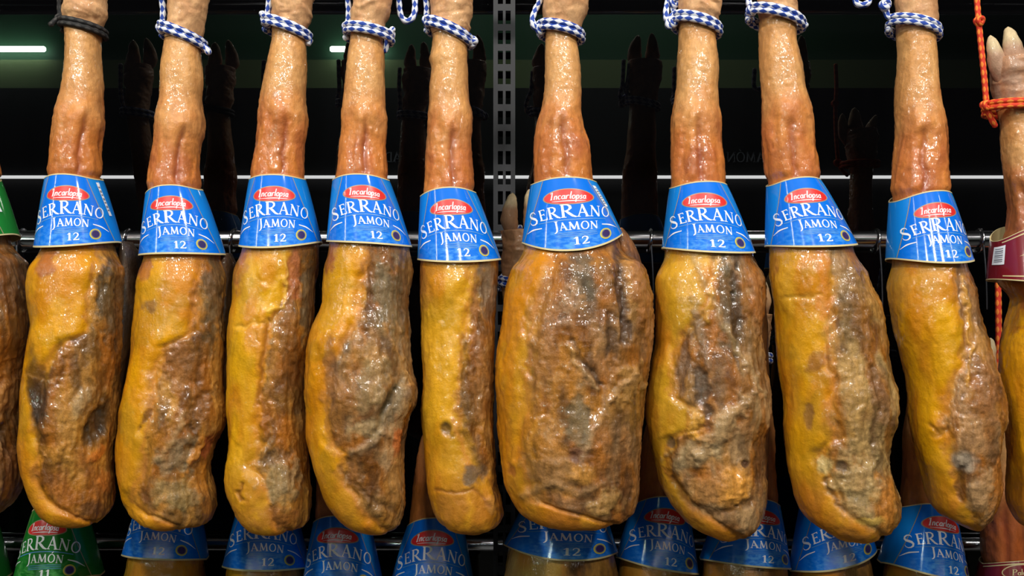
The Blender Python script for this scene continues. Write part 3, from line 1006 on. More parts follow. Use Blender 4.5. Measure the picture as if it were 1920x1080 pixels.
    q1 = sst(-0.5, 0.5, fbm(w2 * 50 + so, 4, seed + 63))[:, None]
    col = L(d.get('trot', (212, 164, 116))) * (1 - 0.6 * q1) + L((176, 122, 80)) * 0.6 * q1
    tf = sst(0.0, 0.2, (py - ytop) / (yrope - ytop))
    V = flat + nf * (disp * sst(yrope, yrope - 14, py))[:, None]
    V = np.concatenate([V, [V[:ns3].mean(0) + np.array([0, 0, 0.004])]])
    col2 = np.concatenate([col, col[:1]])
    fl = faces(nr3, ns3).tolist() + [[j, (j + 1) % ns3, len(V) - 1] for j in range(ns3)]
    tr = mesh_obj('trotter', V, fl, M['skin'], root, None, None, np.concatenate([col2, np.full((len(col2), 1), 0.4)], 1), True, np.full(len(col2), 0.25))
    # toes: tapering, bent, with a hoof tip
    toes = d.get('toes')
    if toes is None:
        cx_t, hw_t = (prof[0][1] + prof[0][2]) / 2, (prof[0][2] - prof[0][1]) / 2
        toes = [((cx_t - 0.5 * hw_t, ytop + 16), (cx_t - 0.56 * hw_t, ytop - 30), (cx_t - 0.4 * hw_t, ytop - 72), 0.5 * hw_t),
                ((cx_t + 0.5 * hw_t, ytop + 16), (cx_t + 0.56 * hw_t, ytop - 30), (cx_t + 0.44 * hw_t, ytop - 78), 0.5 * hw_t)]
    for (a, b_, c_, rw) in toes:
        pts = catmull(np.array([W(a[0], a[1], y0 - 0.004), W(b_[0], b_[1], y0 - 0.008), W(c_[0], c_[1], y0 - 0.002)]), 0.003)
        n = len(pts)
        tt = np.linspace(0, 1, n)
        rad = rw * k * np.sqrt(np.clip(1 - np.clip((tt - 0.25) / 0.75, 0, 1) ** 2.4, 0, 1)) * (1 - 0.25 * tt)
        rad = np.maximum(rad * (0.4 + 0.6 * sst(0.0, 0.4, tt)), 0.0008)
        an = np.linspace(0, 2 * np.pi, 28, endpoint=False)
        GV = pts[:, None, :] + rad[:, None, None] * np.stack([np.cos(an), 0.95 * np.sin(an), 0 * an], -1)[None]
        fv = GV.reshape(-1, 3)
        lo_ = fv - np.array(top)
        fv = fv + (0.0012 * fbm(lo_ * 90 + so, 3, seed + 70))[:, None] * np.tile(np.stack([np.cos(an), np.sin(an), 0 * an], -1), (n, 1))
        nq = sst(-.5, .5, fbm(lo_ * 70 + so, 3, seed + 71))[:, None]
        hf = np.repeat(sst(0.6, 0.8, tt), 28)[:, None]
        cc = (L(d.get('trot', (212, 164, 116))) * (1 - nq * .5) + L((150, 116, 90)) * nq * .5) * (1 - hf) + L((196, 176, 138)) * hf
        fv = np.concatenate([fv, [pts[-1]]]); cc = np.concatenate([cc, cc[-1:]])
        ff = faces(n, 28)[:, ::-1].tolist() + [[(n - 1) * 28 + j, (n - 1) * 28 + (j + 1) % 28, len(fv) - 1] for j in range(28)]
        mesh_obj('toe', fv, ff, M['skin'], tr, None, None, np.concatenate([cc, np.full((len(cc), 1), 0.4)], 1), True, np.full(len(cc), 0.15))

    build_sleeve(sl, root, d['sleeve'].get('kind', 'blue'), d['sleeve'].get('num', '12'), d['sleeve'].get('sticker'))

    for fi, fp in enumerate(d.get('flaps', [])):
        rows, yc, dep, c0, c1 = fp
        fy = [q[0] for q in rows]
        yr = np.linspace(fy[0], fy[-1], 90)
        xl = spline(fy, [q[1] for q in rows], yr); xr = spline(fy, [q[2] for q in rows], yr)
        kr = (D + ycf(yr)) / F
        hw = (xr - xl) / 2 * kr
        cx = ((xl + xr) / 2 - 960) * kr
        an = np.linspace(0, 2 * np.pi, 64, endpoint=False) + np.pi / 2
        hd = dep * np.sqrt(np.clip(hw / hw.max(), 0, 1))
        P = np.stack([cx[:, None] + hw[:, None] * np.cos(an)[None], ycf(yr)[:, None] + yc + hd[:, None] * np.sin(an)[None], np.repeat((Z0 - (yr - 540) * kr)[:, None], 64, 1)], -1)
        nf = normals(P).reshape(-1, 3); flat = P.reshape(-1, 3)
        lo_ = flat - np.array(top)
        w2 = lo_ + 0.006 * fbm(lo_ * 40 + so, 3, seed + 80)[:, None]
        dd = 0.0016 * fbm(w2 * np.array([1, 1, .4]) * 50, 3, seed + 81) + 0.001 * ridge(w2 * np.array([1, 1, .2]) * 80, 3, seed + 82)
        q1 = sst(-.5, .5, fbm(w2 * np.array([1, 1, .35]) * 50, 4, seed + 83))[:, None]
        cc = L(c0) * q1 + L(c1) * (1 - q1)
        V = flat + nf * (dd * np.repeat(np.clip(hw / 0.006, 0, 1), 64))[:, None]
        V = np.concatenate([V, [V[:64].mean(0), V[-64:].mean(0)]])
        cc = np.concatenate([cc, cc[:1], cc[-1:]])
        ff = faces(90, 64).tolist() + [[j, (j + 1) % 64, len(V) - 2] for j in range(64)] + [[89 * 64 + j, len(V) - 1, 89 * 64 + (j + 1) % 64] for j in range(64)]
        mesh_obj('rind_flap', V, ff, M['meat'], root, None, None, np.concatenate([cc, np.ones((len(cc), 1))], 1), True, np.full(len(cc), 0.3))

    # ---------------- cord
    cd = d['cord']
    cm = M[cd.get('mat', 'cord_blue')]
    rp = cd.get('r', 5.8)
    r = rp * k
    mb = MB()
    (xl, yl), (xr, yrr) = cd['wrap']
    xc, hwx = (xl + xr) / 2, (xr - xl) / 2
    hdp = hd_of(hwx * k, 0.034)
    turns = cd.get('turns', 2)
    a = np.linspace(0, 2 * np.pi * turns, 40 * turns)
    ofs = (a / (2 * np.pi) - (turns - 1) / 2 - 0.5) * rp * 1.75
    X = (xc - hwx * np.cos(a))
    Yd = y0 - (hdp * 1.02) * np.sin(a)
    PY = yl + (yrr - yl) * (1 - np.cos(a)) / 2 + ofs
    loop = np.stack([(X - 960) * k, Yd, Z0 - (PY - 540) * k], -1)
    first = [W(px_, py_, y0 - dy_ * 0.001) for px_, py_, dy_ in cd.get('up', [])][::-1]
    mb.tube(np.concatenate([np.array(first).reshape(-1, 3), loop[1:]]) if first else loop, r, 14, resample=0.0022, bumps=2 * np.pi * r / 1.05)
    mb.build('cord', cm, root)
    for tl in cd.get('tails', []):
        mb = MB()
        mb.tube([W(px_, py_, y0 - dy_ * 0.001) for px_, py_, dy_ in tl], r, 14, resample=0.0022, bumps=2 * np.pi * r / 1.05)
        mb.build('cord_end', cm, root)
    for (kx_, ky_, kd) in cd.get('knots', []):
        mb = MB()
        a = np.linspace(0, 2 * np.pi * 2.0, 46)
        c0 = W(kx_, ky_, y0 - kd * 0.001)
        q = np.stack([np.cos(a) * r * 1.0 + 0.25 * r * np.sin(2 * a), np.sin(a * 0.5) * r * 0.9, np.sin(a) * r * 1.15], -1)
        mb.tube(c0 + q, r * 0.85, 12, bumps=2 * np.pi * r / 1.05)
        mb.build('cord_knot', cm, root)
    return root


HAMS = []
UP = 'hams on the upper row'
LOWG = 'hams on the lower row'
GREYSP, REDBR, PALE, ORG_C, BLACKISH = (80, 68, 48), (148, 80, 46), (168, 140, 96), (192, 112, 40), (48, 42, 32)


def trot(l0, r0, yt=-62):
    """trotter rows above the frame"""
    return [(yt, l0 - 2, r0 + 4), (yt + 30, l0 - 4, r0 + 6)]


HAMS += [
 dict(seed=1, y=-0.008, group=UP, soft=14, flaps=[([(452, 212, 228), (480, 212, 241), (560, 212, 244), (640, 205, 236), (720, 198, 216), (800, 192, 208), (860, 190, 200)], 0.032, 0.026, (70, 50, 32), (44, 32, 22))], label='golden ham hung by a black cord, long dark bruise down its left side',
  rope_y=54,
  prof=trot(122, 202) + [(0, 122, 202), (25, 120, 200), (54, 122, 192), (75, 122, 190), (100, 121, 190), (130, 119, 192), (160, 115, 195), (190, 109, 195), (212, 103, 197), (230, 101, 198), (250, 100, 195), (270, 98, 191), (300, 95, 190), (330, 92, 191),
   (400, 80, 205), (465, 64, 236), (510, 60, 240), (540, 57, 237), (570, 58, 237), (600, 60, 236), (640, 51, 232), (700, 47, 229), (750, 43, 228), (800, 40, 222), (850, 40, 216), (880, 44, 215), (910, 54, 217), (940, 67, 218), (960, 84, 213), (974, 112, 200), (982, 160, 170)],
  sleeve=dict(c=[(85, 338), (193, 336), (66, 463), (231, 455)], m=(325, 463), rot=0.17, sticker=(64, 71, 8, 78, 14)),
  bound=[(440, 182), (500, 180), (560, 172), (620, 165), (650, 110), (700, 84), (780, 74), (850, 74), (890, 62), (930, 80), (960, 118), (990, 200)],
  spots=[(88, 488, 20, 34, 20, REDBR, 0.9, 0), (210, 560, 30, 85, 0, GREYSP, 0.9, -2), (228, 640, 14, 120, 0, (60, 50, 38), 0.8, -3), (72, 742, 19, 92, -4, (48, 34, 25), 0.97, -0.6), (186, 792, 22, 58, 28, BLACKISH, 0.95, -9),
   (180, 850, 24, 10, -40, ORG_C, 0.9, 2), (150, 760, 14, 40, 30, PALE, 0.6, 3), (112, 850, 30, 24, 0, TAN, 0.5, 2), (180, 955, 34, 16, -5, (66, 42, 26), 0.8, 0), (195, 905, 16, 22, 0, ORG_C, 0.7, 2)],
  cracks=[([(52, 705), (90, 712), (130, 706)], 3, -0.6, (170, 120, 60), 0.4), ([(112, 640), (120, 690), (106, 720)], 5, -1.5, DARK, 0.4)],
  cord=dict(mat='cord_black', wrap=((117, 48), (195, 62)), turns=2, r=5.0, up=[(114, 40, -8), (112, 10, -12), (114, -30, -10)], tails=[[(116, 34, 6), (106, 37, 14), (95, 46, 20)]], knots=[(114, 36, 2)])),

 dict(seed=2, y=0.012, group=UP, flaps=[([(474, 404, 420), (500, 404, 429), (560, 402, 431), (640, 400, 426), (720, 396, 422), (800, 390, 416)], 0.032, 0.026, (84, 58, 34), (52, 38, 25))], label='ham beside the black corded one, pale grey lump at its base',
  rope_y=76,
  prof=trot(313, 392) + [(0, 313, 392), (20, 313, 389), (50, 312, 383), (75, 310, 377), (100, 306, 377), (130, 302, 380), (150, 301, 381), (180, 298, 379), (200, 294, 381), (225, 289, 385), (250, 288, 383), (270, 287, 378), (300, 282, 376), (340, 276, 377),
   (400, 270, 395), (485, 260, 424), (510, 258, 426), (540, 257, 426), (580, 254, 423), (640, 250, 420), (700, 243, 418), (740, 235, 422), (770, 229, 426), (800, 225, 421), (840, 221, 404), (880, 223, 398), (920, 230, 404), (950, 243, 405), (968, 258, 398), (978, 295, 370), (982, 325, 335)],
  sleeve=dict(c=[(274, 366), (380, 355), (262, 480), (425, 478)], m=(346, 476), rot=0.13),
  bound=[(470, 372), (560, 366), (620, 362), (655, 310), (720, 290), (780, 284), (830, 274), (880, 268), (930, 250), (960, 268), (985, 330)],
  spots=[(270, 505, 12, 26, 16, (150, 82, 44), 0.9, 0), (400, 560, 24, 90, 4, (90, 78, 56), 0.9, -1), (283, 575, 15, 16, 0, (120, 84, 56), 0.8, 0), (425, 600, 14, 90, 0, (62, 50, 36), 0.8, -3), (273, 784, 6, 26, 35, (112, 70, 34), 0.8, -2), (334, 855, 44, 32, -30, (140, 122, 90), 0.8, 2),
   (330, 925, 50, 34, 0, (128, 112, 72), 0.6, 1), (362, 850, 8, 40, 30, (204, 130, 40), 0.8, 4), (388, 835, 10, 30, 30, (150, 70, 40), 0.7, -2), (372, 900, 16, 34, 0, (190, 124, 40), 0.7, 2), (372, 770, 18, 44, 30, (100, 76, 50), 0.6, -5), (340, 690, 40, 60, 0, (146, 100, 58), 0.5, 2)],
  cracks=[([(345, 780), (320, 830), (300, 860)], 6, 2.5, PALE, 0.5), ([(270, 860), (262, 920), (290, 960)], 6, -2, (120, 70, 26), 0.5)],
  cord=dict(wrap=((303, 56), (382, 84)), up=[(304, 52, -4), (306, 20, -8), (303, -10, -8), (303, -60, -6)], tails=[[(380, 86, 4), (388, 92, 8), (391, 99, 9)]], knots=[(304, 54, 6)])),

 dict(seed=3, y=0.014, group=UP, soft=7, label='smooth bright yellow slim ham with a flaked fat edge, third blue sleeve',
  rope_y=54,
  prof=trot(510, 588) + [(0, 510, 588), (20, 509, 586), (40, 509, 580), (54, 508, 576), (75, 508, 574), (100, 504, 574), (130, 498, 575), (160, 492, 574), (185, 488, 574), (200, 486, 575), (225, 483, 579), (250, 481, 577), (270, 480, 573), (300, 475, 571), (330, 470, 571),
   (400, 462, 588), (465, 447, 596), (500, 443, 595), (560, 439, 590), (600, 431, 588), (620, 428, 584), (680, 428, 577), (740, 430, 575), (800, 434, 576), (850, 433, 578), (880, 430, 580), (910, 431, 585), (940, 440, 585), (960, 449, 583), (980, 470, 574), (990, 500, 548), (993, 520, 530)],
  sleeve=dict(c=[(468, 337), (573, 335), (449, 461), (605, 455)], m=(326, 465), rot=0.07),
  bound=[(460, 545), (500, 547), (545, 540), (575, 528), (600, 512), (650, 506), (700, 500), (760, 488), (800, 482), (835, 492), (870, 478), (900, 498), (950, 500), (995, 530)],
  fat=(218, 160, 20), rim=0.7,
  spots=[(452, 500, 13, 44, 10, (158, 88, 46), 0.9, 0), (552, 520, 14, 56, 4, (172, 100, 58), 0.9, -1), (580, 560, 16, 90, 3, (96, 84, 62), 0.85, 0), (540, 640, 18, 90, 4, (120, 82, 42), 0.7, 1), (560, 720, 24, 60, 0, (84, 58, 36), 0.6, -1), (527, 905, 40, 46, 0, (146, 122, 80), 0.85, 3),
   (520, 855, 34, 14, -20, (104, 80, 54), 0.7, -3), (490, 640, 9, 100, 3, (206, 136, 36), 0.7, 2), (520, 970, 50, 20, 0, (140, 84, 34), 0.7, 0), (462, 520, 14, 60, 8, (196, 150, 52), 0.5, 1)],
  cracks=[([(448, 612), (480, 606), (500, 600)], 5, -2, (224, 180, 80), 0.3), ([(455, 905), (450, 920), (462, 935)], 4, -3, (130, 76, 22), 0.7), ([(536, 470), (540, 540), (528, 575), (505, 585)], 3, 1.6, (226, 178, 70), 0.7), ([(500, 600), (494, 680), (486, 760)], 4, -2, (140, 84, 36), 0.6)],
  cord=dict(wrap=((496, 44), (580, 70)), up=[(500, 30, -4), (504, 10, -6), (504, -20, -8), (502, -60, -6)], tails=[[(502, 36, 4), (494, 32, 7), (491, 24, 8)], [(576, 66, 2), (580, 74, 3), (577, 82, 3)]], knots=[(500, 40, 6)])),

 dict(seed=4, y=-0.014, group=UP, label='ham with a dark hollow and rough knob on its right edge, left of narrow ham',
  rope_y=66,
  prof=trot(662, 733) + [(0, 662, 733), (20, 658, 733), (50, 657, 722), (75, 657, 720), (100, 653, 721), (130, 650, 722), (160, 647, 722), (180, 645, 722), (200, 642, 723), (225, 640, 727), (245, 640, 726), (270, 637, 723), (300, 635, 725), (330, 632, 728),
   (400, 622, 752), (460, 613, 770), (500, 611, 772), (560, 607, 768), (600, 595, 767), (650, 582, 767), (700, 579, 773), (728, 579, 783), (755, 581, 782), (780, 582, 768), (820, 585, 757), (860, 592, 754), (900, 604, 754), (940, 620, 754), (965, 638, 752), (985, 671, 744), (996, 705, 722)],
  sleeve=dict(c=[(624, 338), (730, 337), (613, 453), (773, 463)], m=(325, 456), rot=0.15),
  bound=[(450, 692), (540, 684), (600, 668), (650, 642), (690, 622), (760, 612), (820, 618), (860, 640), (900, 648), (940, 672), (970, 700), (1000, 730)],
  tan=(168, 132, 88),
  spots=[(618, 480, 12, 34, 12, (150, 82, 44), 0.9, 0), (728, 560, 28, 90, -3, (112, 98, 70), 0.9, 1), (694, 540, 7, 90, 3, (110, 72, 36), 0.8, -2), (757, 560, 12, 100, 0, (84, 66, 46), 0.6, -1), (732, 762, 17, 58, 26, (62, 54, 32), 0.95, -9), (772, 735, 14, 26, 15, (96, 72, 56), 0.6, 3), (738, 825, 8, 34, 8, (188, 98, 40), 0.8, 2),
   (700, 720, 28, 60, 20, (160, 132, 86), 0.6, 2), (622, 700, 12, 60, 0, (122, 84, 56), 0.7, -1), (690, 800, 30, 22, -20, (170, 148, 104), 0.7, 2), (660, 870, 18, 34, -20, (112, 82, 48), 0.6, -3), (715, 950, 34, 34, -20, (126, 92, 46), 0.6, 2)],
  cracks=[([(640, 880), (665, 915), (700, 940), (740, 960)], 6, -2.5, (90, 60, 30), 0.6), ([(760, 700), (740, 760), (700, 830), (660, 850)], 7, 3, (180, 150, 110), 0.5), ([(735, 640), (752, 690), (772, 720)], 5, 2, TAN, 0.4)],
  cord=dict(wrap=((648, 60), (735, 72)), up=[(652, 46, -4), (654, 20, -8), (652, -10, -8), (653, -60, -6)], tails=[[(732, 74, 3), (733, 60, 7), (737, 54, 8)], [(726, 72, 4), (724, 86, 5), (722, 96, 3)], [(750, -40, -20), (748, 0, -18), (752, 30, -14), (764, 40, -12), (776, 28, -14), (778, 0, -18), (772, -40, -20)]], knots=[(652, 52, 6), (730, 66, 4)])),

 dict(seed=5, y=0.01, group=UP, label='narrow ham just left of the slotted post, small pitted hole in its fat',
  rope_y=66,
  prof=trot(810, 886) + [(0, 809, 886), (20, 809, 885), (50, 810, 880), (75, 811, 877), (100, 807, 877), (112, 804, 877), (130, 808, 878), (160, 804, 878), (190, 804, 880), (215, 802, 885), (240, 801, 885), (270, 800, 882), (300, 799, 884), (350, 797, 888),
   (420, 790, 905), (495, 783, 932), (540, 786, 932), (580, 791, 930), (640, 794, 928), (700, 794, 926), (760, 794, 926), (820, 800, 926), (870, 804, 928), (900, 806, 930), (930, 811, 938), (955, 817, 942), (975, 830, 937), (988, 856, 918), (994, 880, 895)],
  sleeve=dict(c=[(788, 368), (892, 360), (783, 487), (940, 487)], m=(350, 492), rot=0.03),
  bound=[(480, 884), (560, 880), (640, 872), (700, 868), (760, 860), (820, 866), (860, 880), (890, 905), (930, 935), (1000, 950)],
  fat=(214, 156, 30), rim=0.8,
  spots=[(790, 520, 9, 40, 0, (156, 94, 40), 0.8, 0), (915, 540, 16, 70, 0, (116, 100, 80), 0.8, 0), (893, 600, 8, 100, -2, (150, 96, 50), 0.7, -1), (905, 720, 20, 100, 0, (140, 96, 52), 0.6, 1), (888, 890, 19, 24, 10, (100, 82, 62), 0.9, -1), (838, 802, 11, 13, 0, (82, 58, 28), 0.95, -4), (846, 816, 7, 8, 0, (120, 84, 36), 0.8, -2), (800, 540, 12, 50, 0, (176, 120, 44), 0.6, -1),
   (920, 950, 14, 18, 0, (188, 132, 60), 0.7, 3), (930, 880, 12, 60, 0, (80, 56, 36), 0.7, -2), (850, 950, 34, 26, 10, (166, 108, 36), 0.6, 0)],
  cracks=[([(822, 914), (850, 922), (885, 918), (915, 950)], 4, -1.2, (120, 70, 28), 0.6)],
  cord=dict(wrap=((800, 46), (884, 80)), up=[(800, 30, -4), (800, 10, -8), (797, -10, -8), (796, -60, -6)], tails=[[(878, 80, 5), (886, 78, 9), (893, 77, 9)]], knots=[(802, 40, 5), (885, 79, 5)])),

 dict(seed=6, y=-0.012, group=UP, soft=36, flaps=[([(426, 1150, 1172), (440, 1146, 1184), (480, 1152, 1204), (540, 1160, 1219), (600, 1165, 1220), (680, 1168, 1214), (780, 1165, 1206), (860, 1160, 1204), (920, 1160, 1200), (955, 1172, 1190)], 0.030, 0.030, (156, 100, 48), (96, 62, 36))], label='widest glossy ham, just right of the slotted post, a flap on its right shoulder',
  rope_y=60,
  prof=trot(1018, 1103) + [(0, 1018, 1103), (20, 1018, 1100), (50, 1021, 1089), (75, 1022, 1083), (100, 1021, 1087), (130, 1022, 1090), (160, 1021, 1090), (190, 1017, 1090), (210, 1012, 1090), (230, 1007, 1093), (250, 1003, 1097), (270, 1002, 1104), (300, 1001, 1106), (335, 1000, 1110),
   (400, 985, 1140), (440, 978, 1166), (465, 974, 1180), (500, 959, 1204), (540, 951, 1216), (600, 945, 1219), (650, 939, 1219), (700, 934, 1212), (760, 934, 1204), (820, 936, 1198), (860, 939, 1195), (900, 945, 1195), (930, 955, 1196), (950, 966, 1192), (968, 990, 1174), (977, 1040, 1130), (979, 1075, 1095)],
  sleeve=dict(c=[(995, 346), (1118, 341), (978, 456), (1167, 438)], m=(331, 470), rot=0.0, sticker=(48, 56, 14, 62, 13)),
  bound=[(450, 1050), (520, 1032), (580, 1008), (640, 1000), (700, 994), (780, 985), (830, 980), (870, 985), (900, 990), (940, 1005), (962, 1080), (985, 1150)],
  tan=(164, 118, 72), fat=(210, 148, 24),
  spots=[(1093, 520, 26, 62, -4, (84, 72, 52), 0.85, -1), (1070, 560, 18, 60, 10, (170, 132, 96), 0.6, 1), (1148, 640, 13, 74, -4, (74, 52, 34), 0.8, -4), (1168, 560, 10, 90, -10, (66, 46, 34), 0.8, -4), (1200, 540, 18, 90, -12, (152, 98, 48), 0.8, 4), (1180, 720, 26, 40, 30, (176, 130, 68), 0.8, 5), (1150, 690, 12, 30, 0, (160, 104, 44), 0.6, 0),
   (1085, 790, 24, 60, 0, (104, 92, 66), 0.85, -2), (1092, 888, 28, 22, 20, (198, 138, 58), 0.95, 3), (1090, 852, 20, 14, 0, (104, 66, 50), 0.8, -3), (1030, 880, 50, 30, 10, (132, 100, 64), 0.6, 2), (1140, 942, 34, 22, -20, (166, 128, 70), 0.8, 3), (959, 882, 9, 13, 0, (150, 82, 36), 0.8, -2), (1150, 860, 18, 50, 0, (120, 92, 60), 0.6, -3), (1170, 900, 14, 60, 0, (90, 58, 32), 0.6, -2), (1020, 650, 24, 120, 5, (146, 94, 50), 0.6, 1)],
  cracks=[([(1072, 640), (1100, 690), (1125, 720)], 5, -3, (80, 60, 40), 0.7), ([(1065, 650), (1095, 702), (1120, 732)], 4, 2, (176, 140, 90), 0.5), ([(1190, 700), (1130, 770), (1090, 860)], 7, 2.5, (170, 134, 90), 0.5), ([(980, 930), (1030, 905), (1090, 925), (1130, 905)], 7, 2, (146, 112, 70), 0.5), ([(1160, 470), (1172, 540), (1168, 640)], 5, -4, (60, 40, 28), 0.7)],
  cord=dict(wrap=((1012, 54), (1092, 70)), up=[(1004, 48, 2), (998, 38, 4), (1004, 18, -2), (1012, 0, -6), (1016, -50, -6)], tails=[[(1012, 56, 6), (1002, 50, 10), (999, 42, 8)]], knots=[(1014, 56, 6)])),

 dict(seed=7, y=0.014, group=UP, flaps=[([(468, 1395, 1408), (490, 1392, 1426), (540, 1396, 1441), (600, 1398, 1448), (680, 1400, 1452), (760, 1400, 1452), (850, 1398, 1450), (920, 1396, 1446), (960, 1400, 1430)], 0.032, 0.028, (132, 84, 42), (84, 54, 32))], label='ham with a round orange knuckle at its base, right of the widest ham',
  rope_y=48,
  prof=trot(1272, 1353) + [(0, 1272, 1353), (25, 1272, 1351), (48, 1273, 1345), (75, 1273, 1343), (100, 1272, 1346), (130, 1270, 1348), (160, 1269, 1347), (180, 1266, 1348), (200, 1261, 1350), (225, 1257, 1354), (245, 1257, 1353), (270, 1257, 1354), (300, 1257, 1357), (340, 1257, 1359),
   (400, 1250, 1385), (475, 1240, 1412), (500, 1234, 1426), (540, 1230, 1432), (600, 1229, 1430), (640, 1228, 1428), (680, 1221, 1434), (720, 1216, 1442), (760, 1214, 1444), (790, 1214, 1438), (820, 1217, 1428), (860, 1224, 1430), (900, 1234, 1434), (940, 1252, 1433), (970, 1277, 1424), (988, 1307, 1408), (1001, 1345, 1380)],
  sleeve=dict(c=[(1255, 352), (1362, 346), (1240, 466), (1415, 474)], m=(339, 474), rot=-0.09),
  bound=[(460, 1338), (540, 1340), (590, 1316), (640, 1272), (700, 1262), (740, 1266), (765, 1300), (800, 1304), (825, 1256), (860, 1250), (900, 1264), (940, 1290), (970, 1330), (1005, 1390)],
  tan=(168, 132, 88), fat=(206, 152, 36),
  spots=[(1362, 560, 16, 90, 4, (86, 74, 52), 0.9, -2), (1382, 570, 12, 90, 0, (58, 44, 30), 0.9, -4), (1418, 560, 14, 80, -4, (150, 94, 46), 0.8, 3), (1312, 620, 14, 60, -12, (128, 100, 72), 0.8, 3), (1280, 690, 14, 50, 0, (112, 84, 62), 0.8, -2), (1318, 735, 15, 62, -8, (74, 62, 52), 0.9, -6), (1306, 790, 14, 30, 10, (206, 150, 56), 0.9, 3),
   (1355, 800, 20, 90, 38, (172, 140, 96), 0.8, 6), (1300, 850, 50, 22, -14, (164, 140, 100), 0.8, 3), (1258, 832, 10, 12, 0, (72, 64, 56), 0.9, -2), (1376, 912, 32, 46, 12, (204, 140, 54), 0.95, 6), (1330, 918, 40, 32, 20, (160, 108, 50), 0.8, 2), (1396, 870, 6, 8, 0, (60, 34, 22), 0.9, -3), (1415, 660, 24, 60, -10, (136, 104, 66), 0.6, 2), (1424, 860, 12, 60, 0, (90, 60, 36), 0.7, -3)],
  cracks=[([(1300, 480), (1335, 560), (1375, 640), (1430, 740)], 7, 2.5, (168, 140, 96), 0.6), ([(1260, 900), (1290, 945), (1350, 965), (1410, 940)], 7, -3, (100, 64, 30), 0.7), ([(1345, 480), (1334, 540), (1326, 600)], 4, 2.5, (206, 150, 56), 0.8)],
  cord=dict(wrap=((1263, 38), (1349, 60)), up=[(1250, 36, 4), (1249, 18, 0), (1252, 0, -6), (1255, -60, -6)], tails=[[(1264, 46, 6), (1254, 50, 9), (1252, 40, 8)], [(1272, 30, 0), (1262, 16, -4), (1266, -10, -8), (1270, -50, -8)]], knots=[(1262, 42, 7), (1264, 6, -2)])),

 dict(seed=8, y=-0.012, group=UP, soft=28, label='long egg-shaped ham with pale crumbly meat at lower right, shank leaning left',
  rope_y=40,
  prof=trot(1418, 1494) + [(0, 1419, 1495), (20, 1421, 1495), (40, 1424, 1494), (75, 1424, 1494), (100, 1424, 1500), (130, 1425, 1507), (160, 1426, 1510), (190, 1427, 1517), (210, 1426, 1523), (235, 1427, 1525), (270, 1428, 1527), (300, 1432, 1532), (330, 1436, 1537),
   (400, 1438, 1570), (465, 1441, 1604), (500, 1443, 1614), (540, 1447, 1630), (580, 1454, 1648), (640, 1456, 1659), (700, 1459, 1666), (740, 1463, 1677), (780, 1467, 1677), (815, 1471, 1668), (860, 1477, 1662), (900, 1483, 1672), (930, 1488, 1681), (952, 1496, 1681), (975, 1513, 1668), (992, 1542, 1640), (1003, 1580, 1608)],
  sleeve=dict(c=[(1436, 348), (1538, 338), (1433, 462), (1606, 458)], m=(331, 463), rot=-0.07),
  bound=[(450, 1552), (540, 1562), (600, 1560), (660, 1558), (720, 1562), (780, 1562), (820, 1572), (850, 1542), (880, 1550), (920, 1566), (960, 1590), (1005, 1660)],
  tan=(176, 140, 84), fat=(212, 150, 20),
  spots=[(1448, 500, 13, 60, 6, (150, 88, 40), 0.85, 0), (1580, 520, 20, 70, -8, (132, 106, 76), 0.8, 1), (1546, 540, 14, 90, -3, (196, 112, 36), 0.6, 0), (1610, 560, 20, 110, -10, (120, 80, 40), 0.6, 0), (1534, 680, 22, 22, 0, (142, 88, 48), 0.8, 1), (1518, 780, 10, 26, 0, (132, 88, 48), 0.8, -1), (1600, 740, 30, 70, 0, (166, 126, 66), 0.6, 2), (1650, 740, 18, 60, -10, (140, 98, 60), 0.6, 3),
   (1605, 905, 46, 56, -6, (170, 142, 92), 0.85, 3), (1576, 874, 10, 13, 0, (82, 66, 54), 0.9, -4), (1548, 872, 14, 18, 0, (200, 172, 110), 0.9, 2), (1612, 935, 22, 18, 0, (122, 104, 66), 0.7, -3), (1630, 975, 26, 8, 0, (206, 168, 80), 0.8, 1), (1660, 940, 14, 46, 0, (194, 122, 44), 0.7, 1), (1475, 540, 22, 60, 0, (214, 158, 44), 0.6, 1)],
  cracks=[([(1548, 895), (1562, 930), (1580, 960)], 4, -3, (80, 50, 28), 0.7), ([(1640, 690), (1646, 760), (1636, 830)], 5, -3, (96, 66, 36), 0.6), ([(1478, 560), (1510, 556), (1540, 552)], 4, -1.5, (226, 180, 80), 0.3)],
  cord=dict(wrap=((1404, 24), (1504, 50)), up=[(1408, 16, 2), (1404, 4, -2), (1402, -20, -6), (1403, -60, -6)], tails=[[(1496, 50, 5), (1504, 50, 8), (1511, 46, 8)], [(1412, 12, 6), (1440, 16, 16), (1462, 34, 14), (1490, 46, 8)]], knots=[(1410, 20, 6)])),

 dict(seed=9, y=0.008, group=UP, label='smooth yellow ham with a silvery patch low on its right, beside the maroon sleeve',
  rope_y=64,
  prof=trot(1678, 1757) + [(0, 1678, 1757), (30, 1680, 1758), (64, 1679, 1755), (80, 1680, 1755), (100, 1681, 1757), (130, 1680, 1759), (160, 1677, 1762), (190, 1676, 1766), (210, 1676, 1771), (235, 1677, 1776), (260, 1677, 1777), (300, 1674, 1777), (350, 1670, 1782),
   (420, 1662, 1805), (495, 1659, 1823), (540, 1665, 1827), (580, 1669, 1831), (620, 1676, 1841), (660, 1686, 1853), (700, 1695, 1866), (740, 1700, 1879), (780, 1703, 1881), (810, 1706, 1875), (850, 1715, 1870), (880, 1724, 1872), (910, 1730, 1873), (940, 1739, 1868), (965, 1757, 1857), (983, 1790, 1842), (992, 1818, 1828)],
  sleeve=dict(c=[(1666, 378), (1783, 364), (1659, 486), (1824, 487)], m=(357, 494), rot=-0.03),
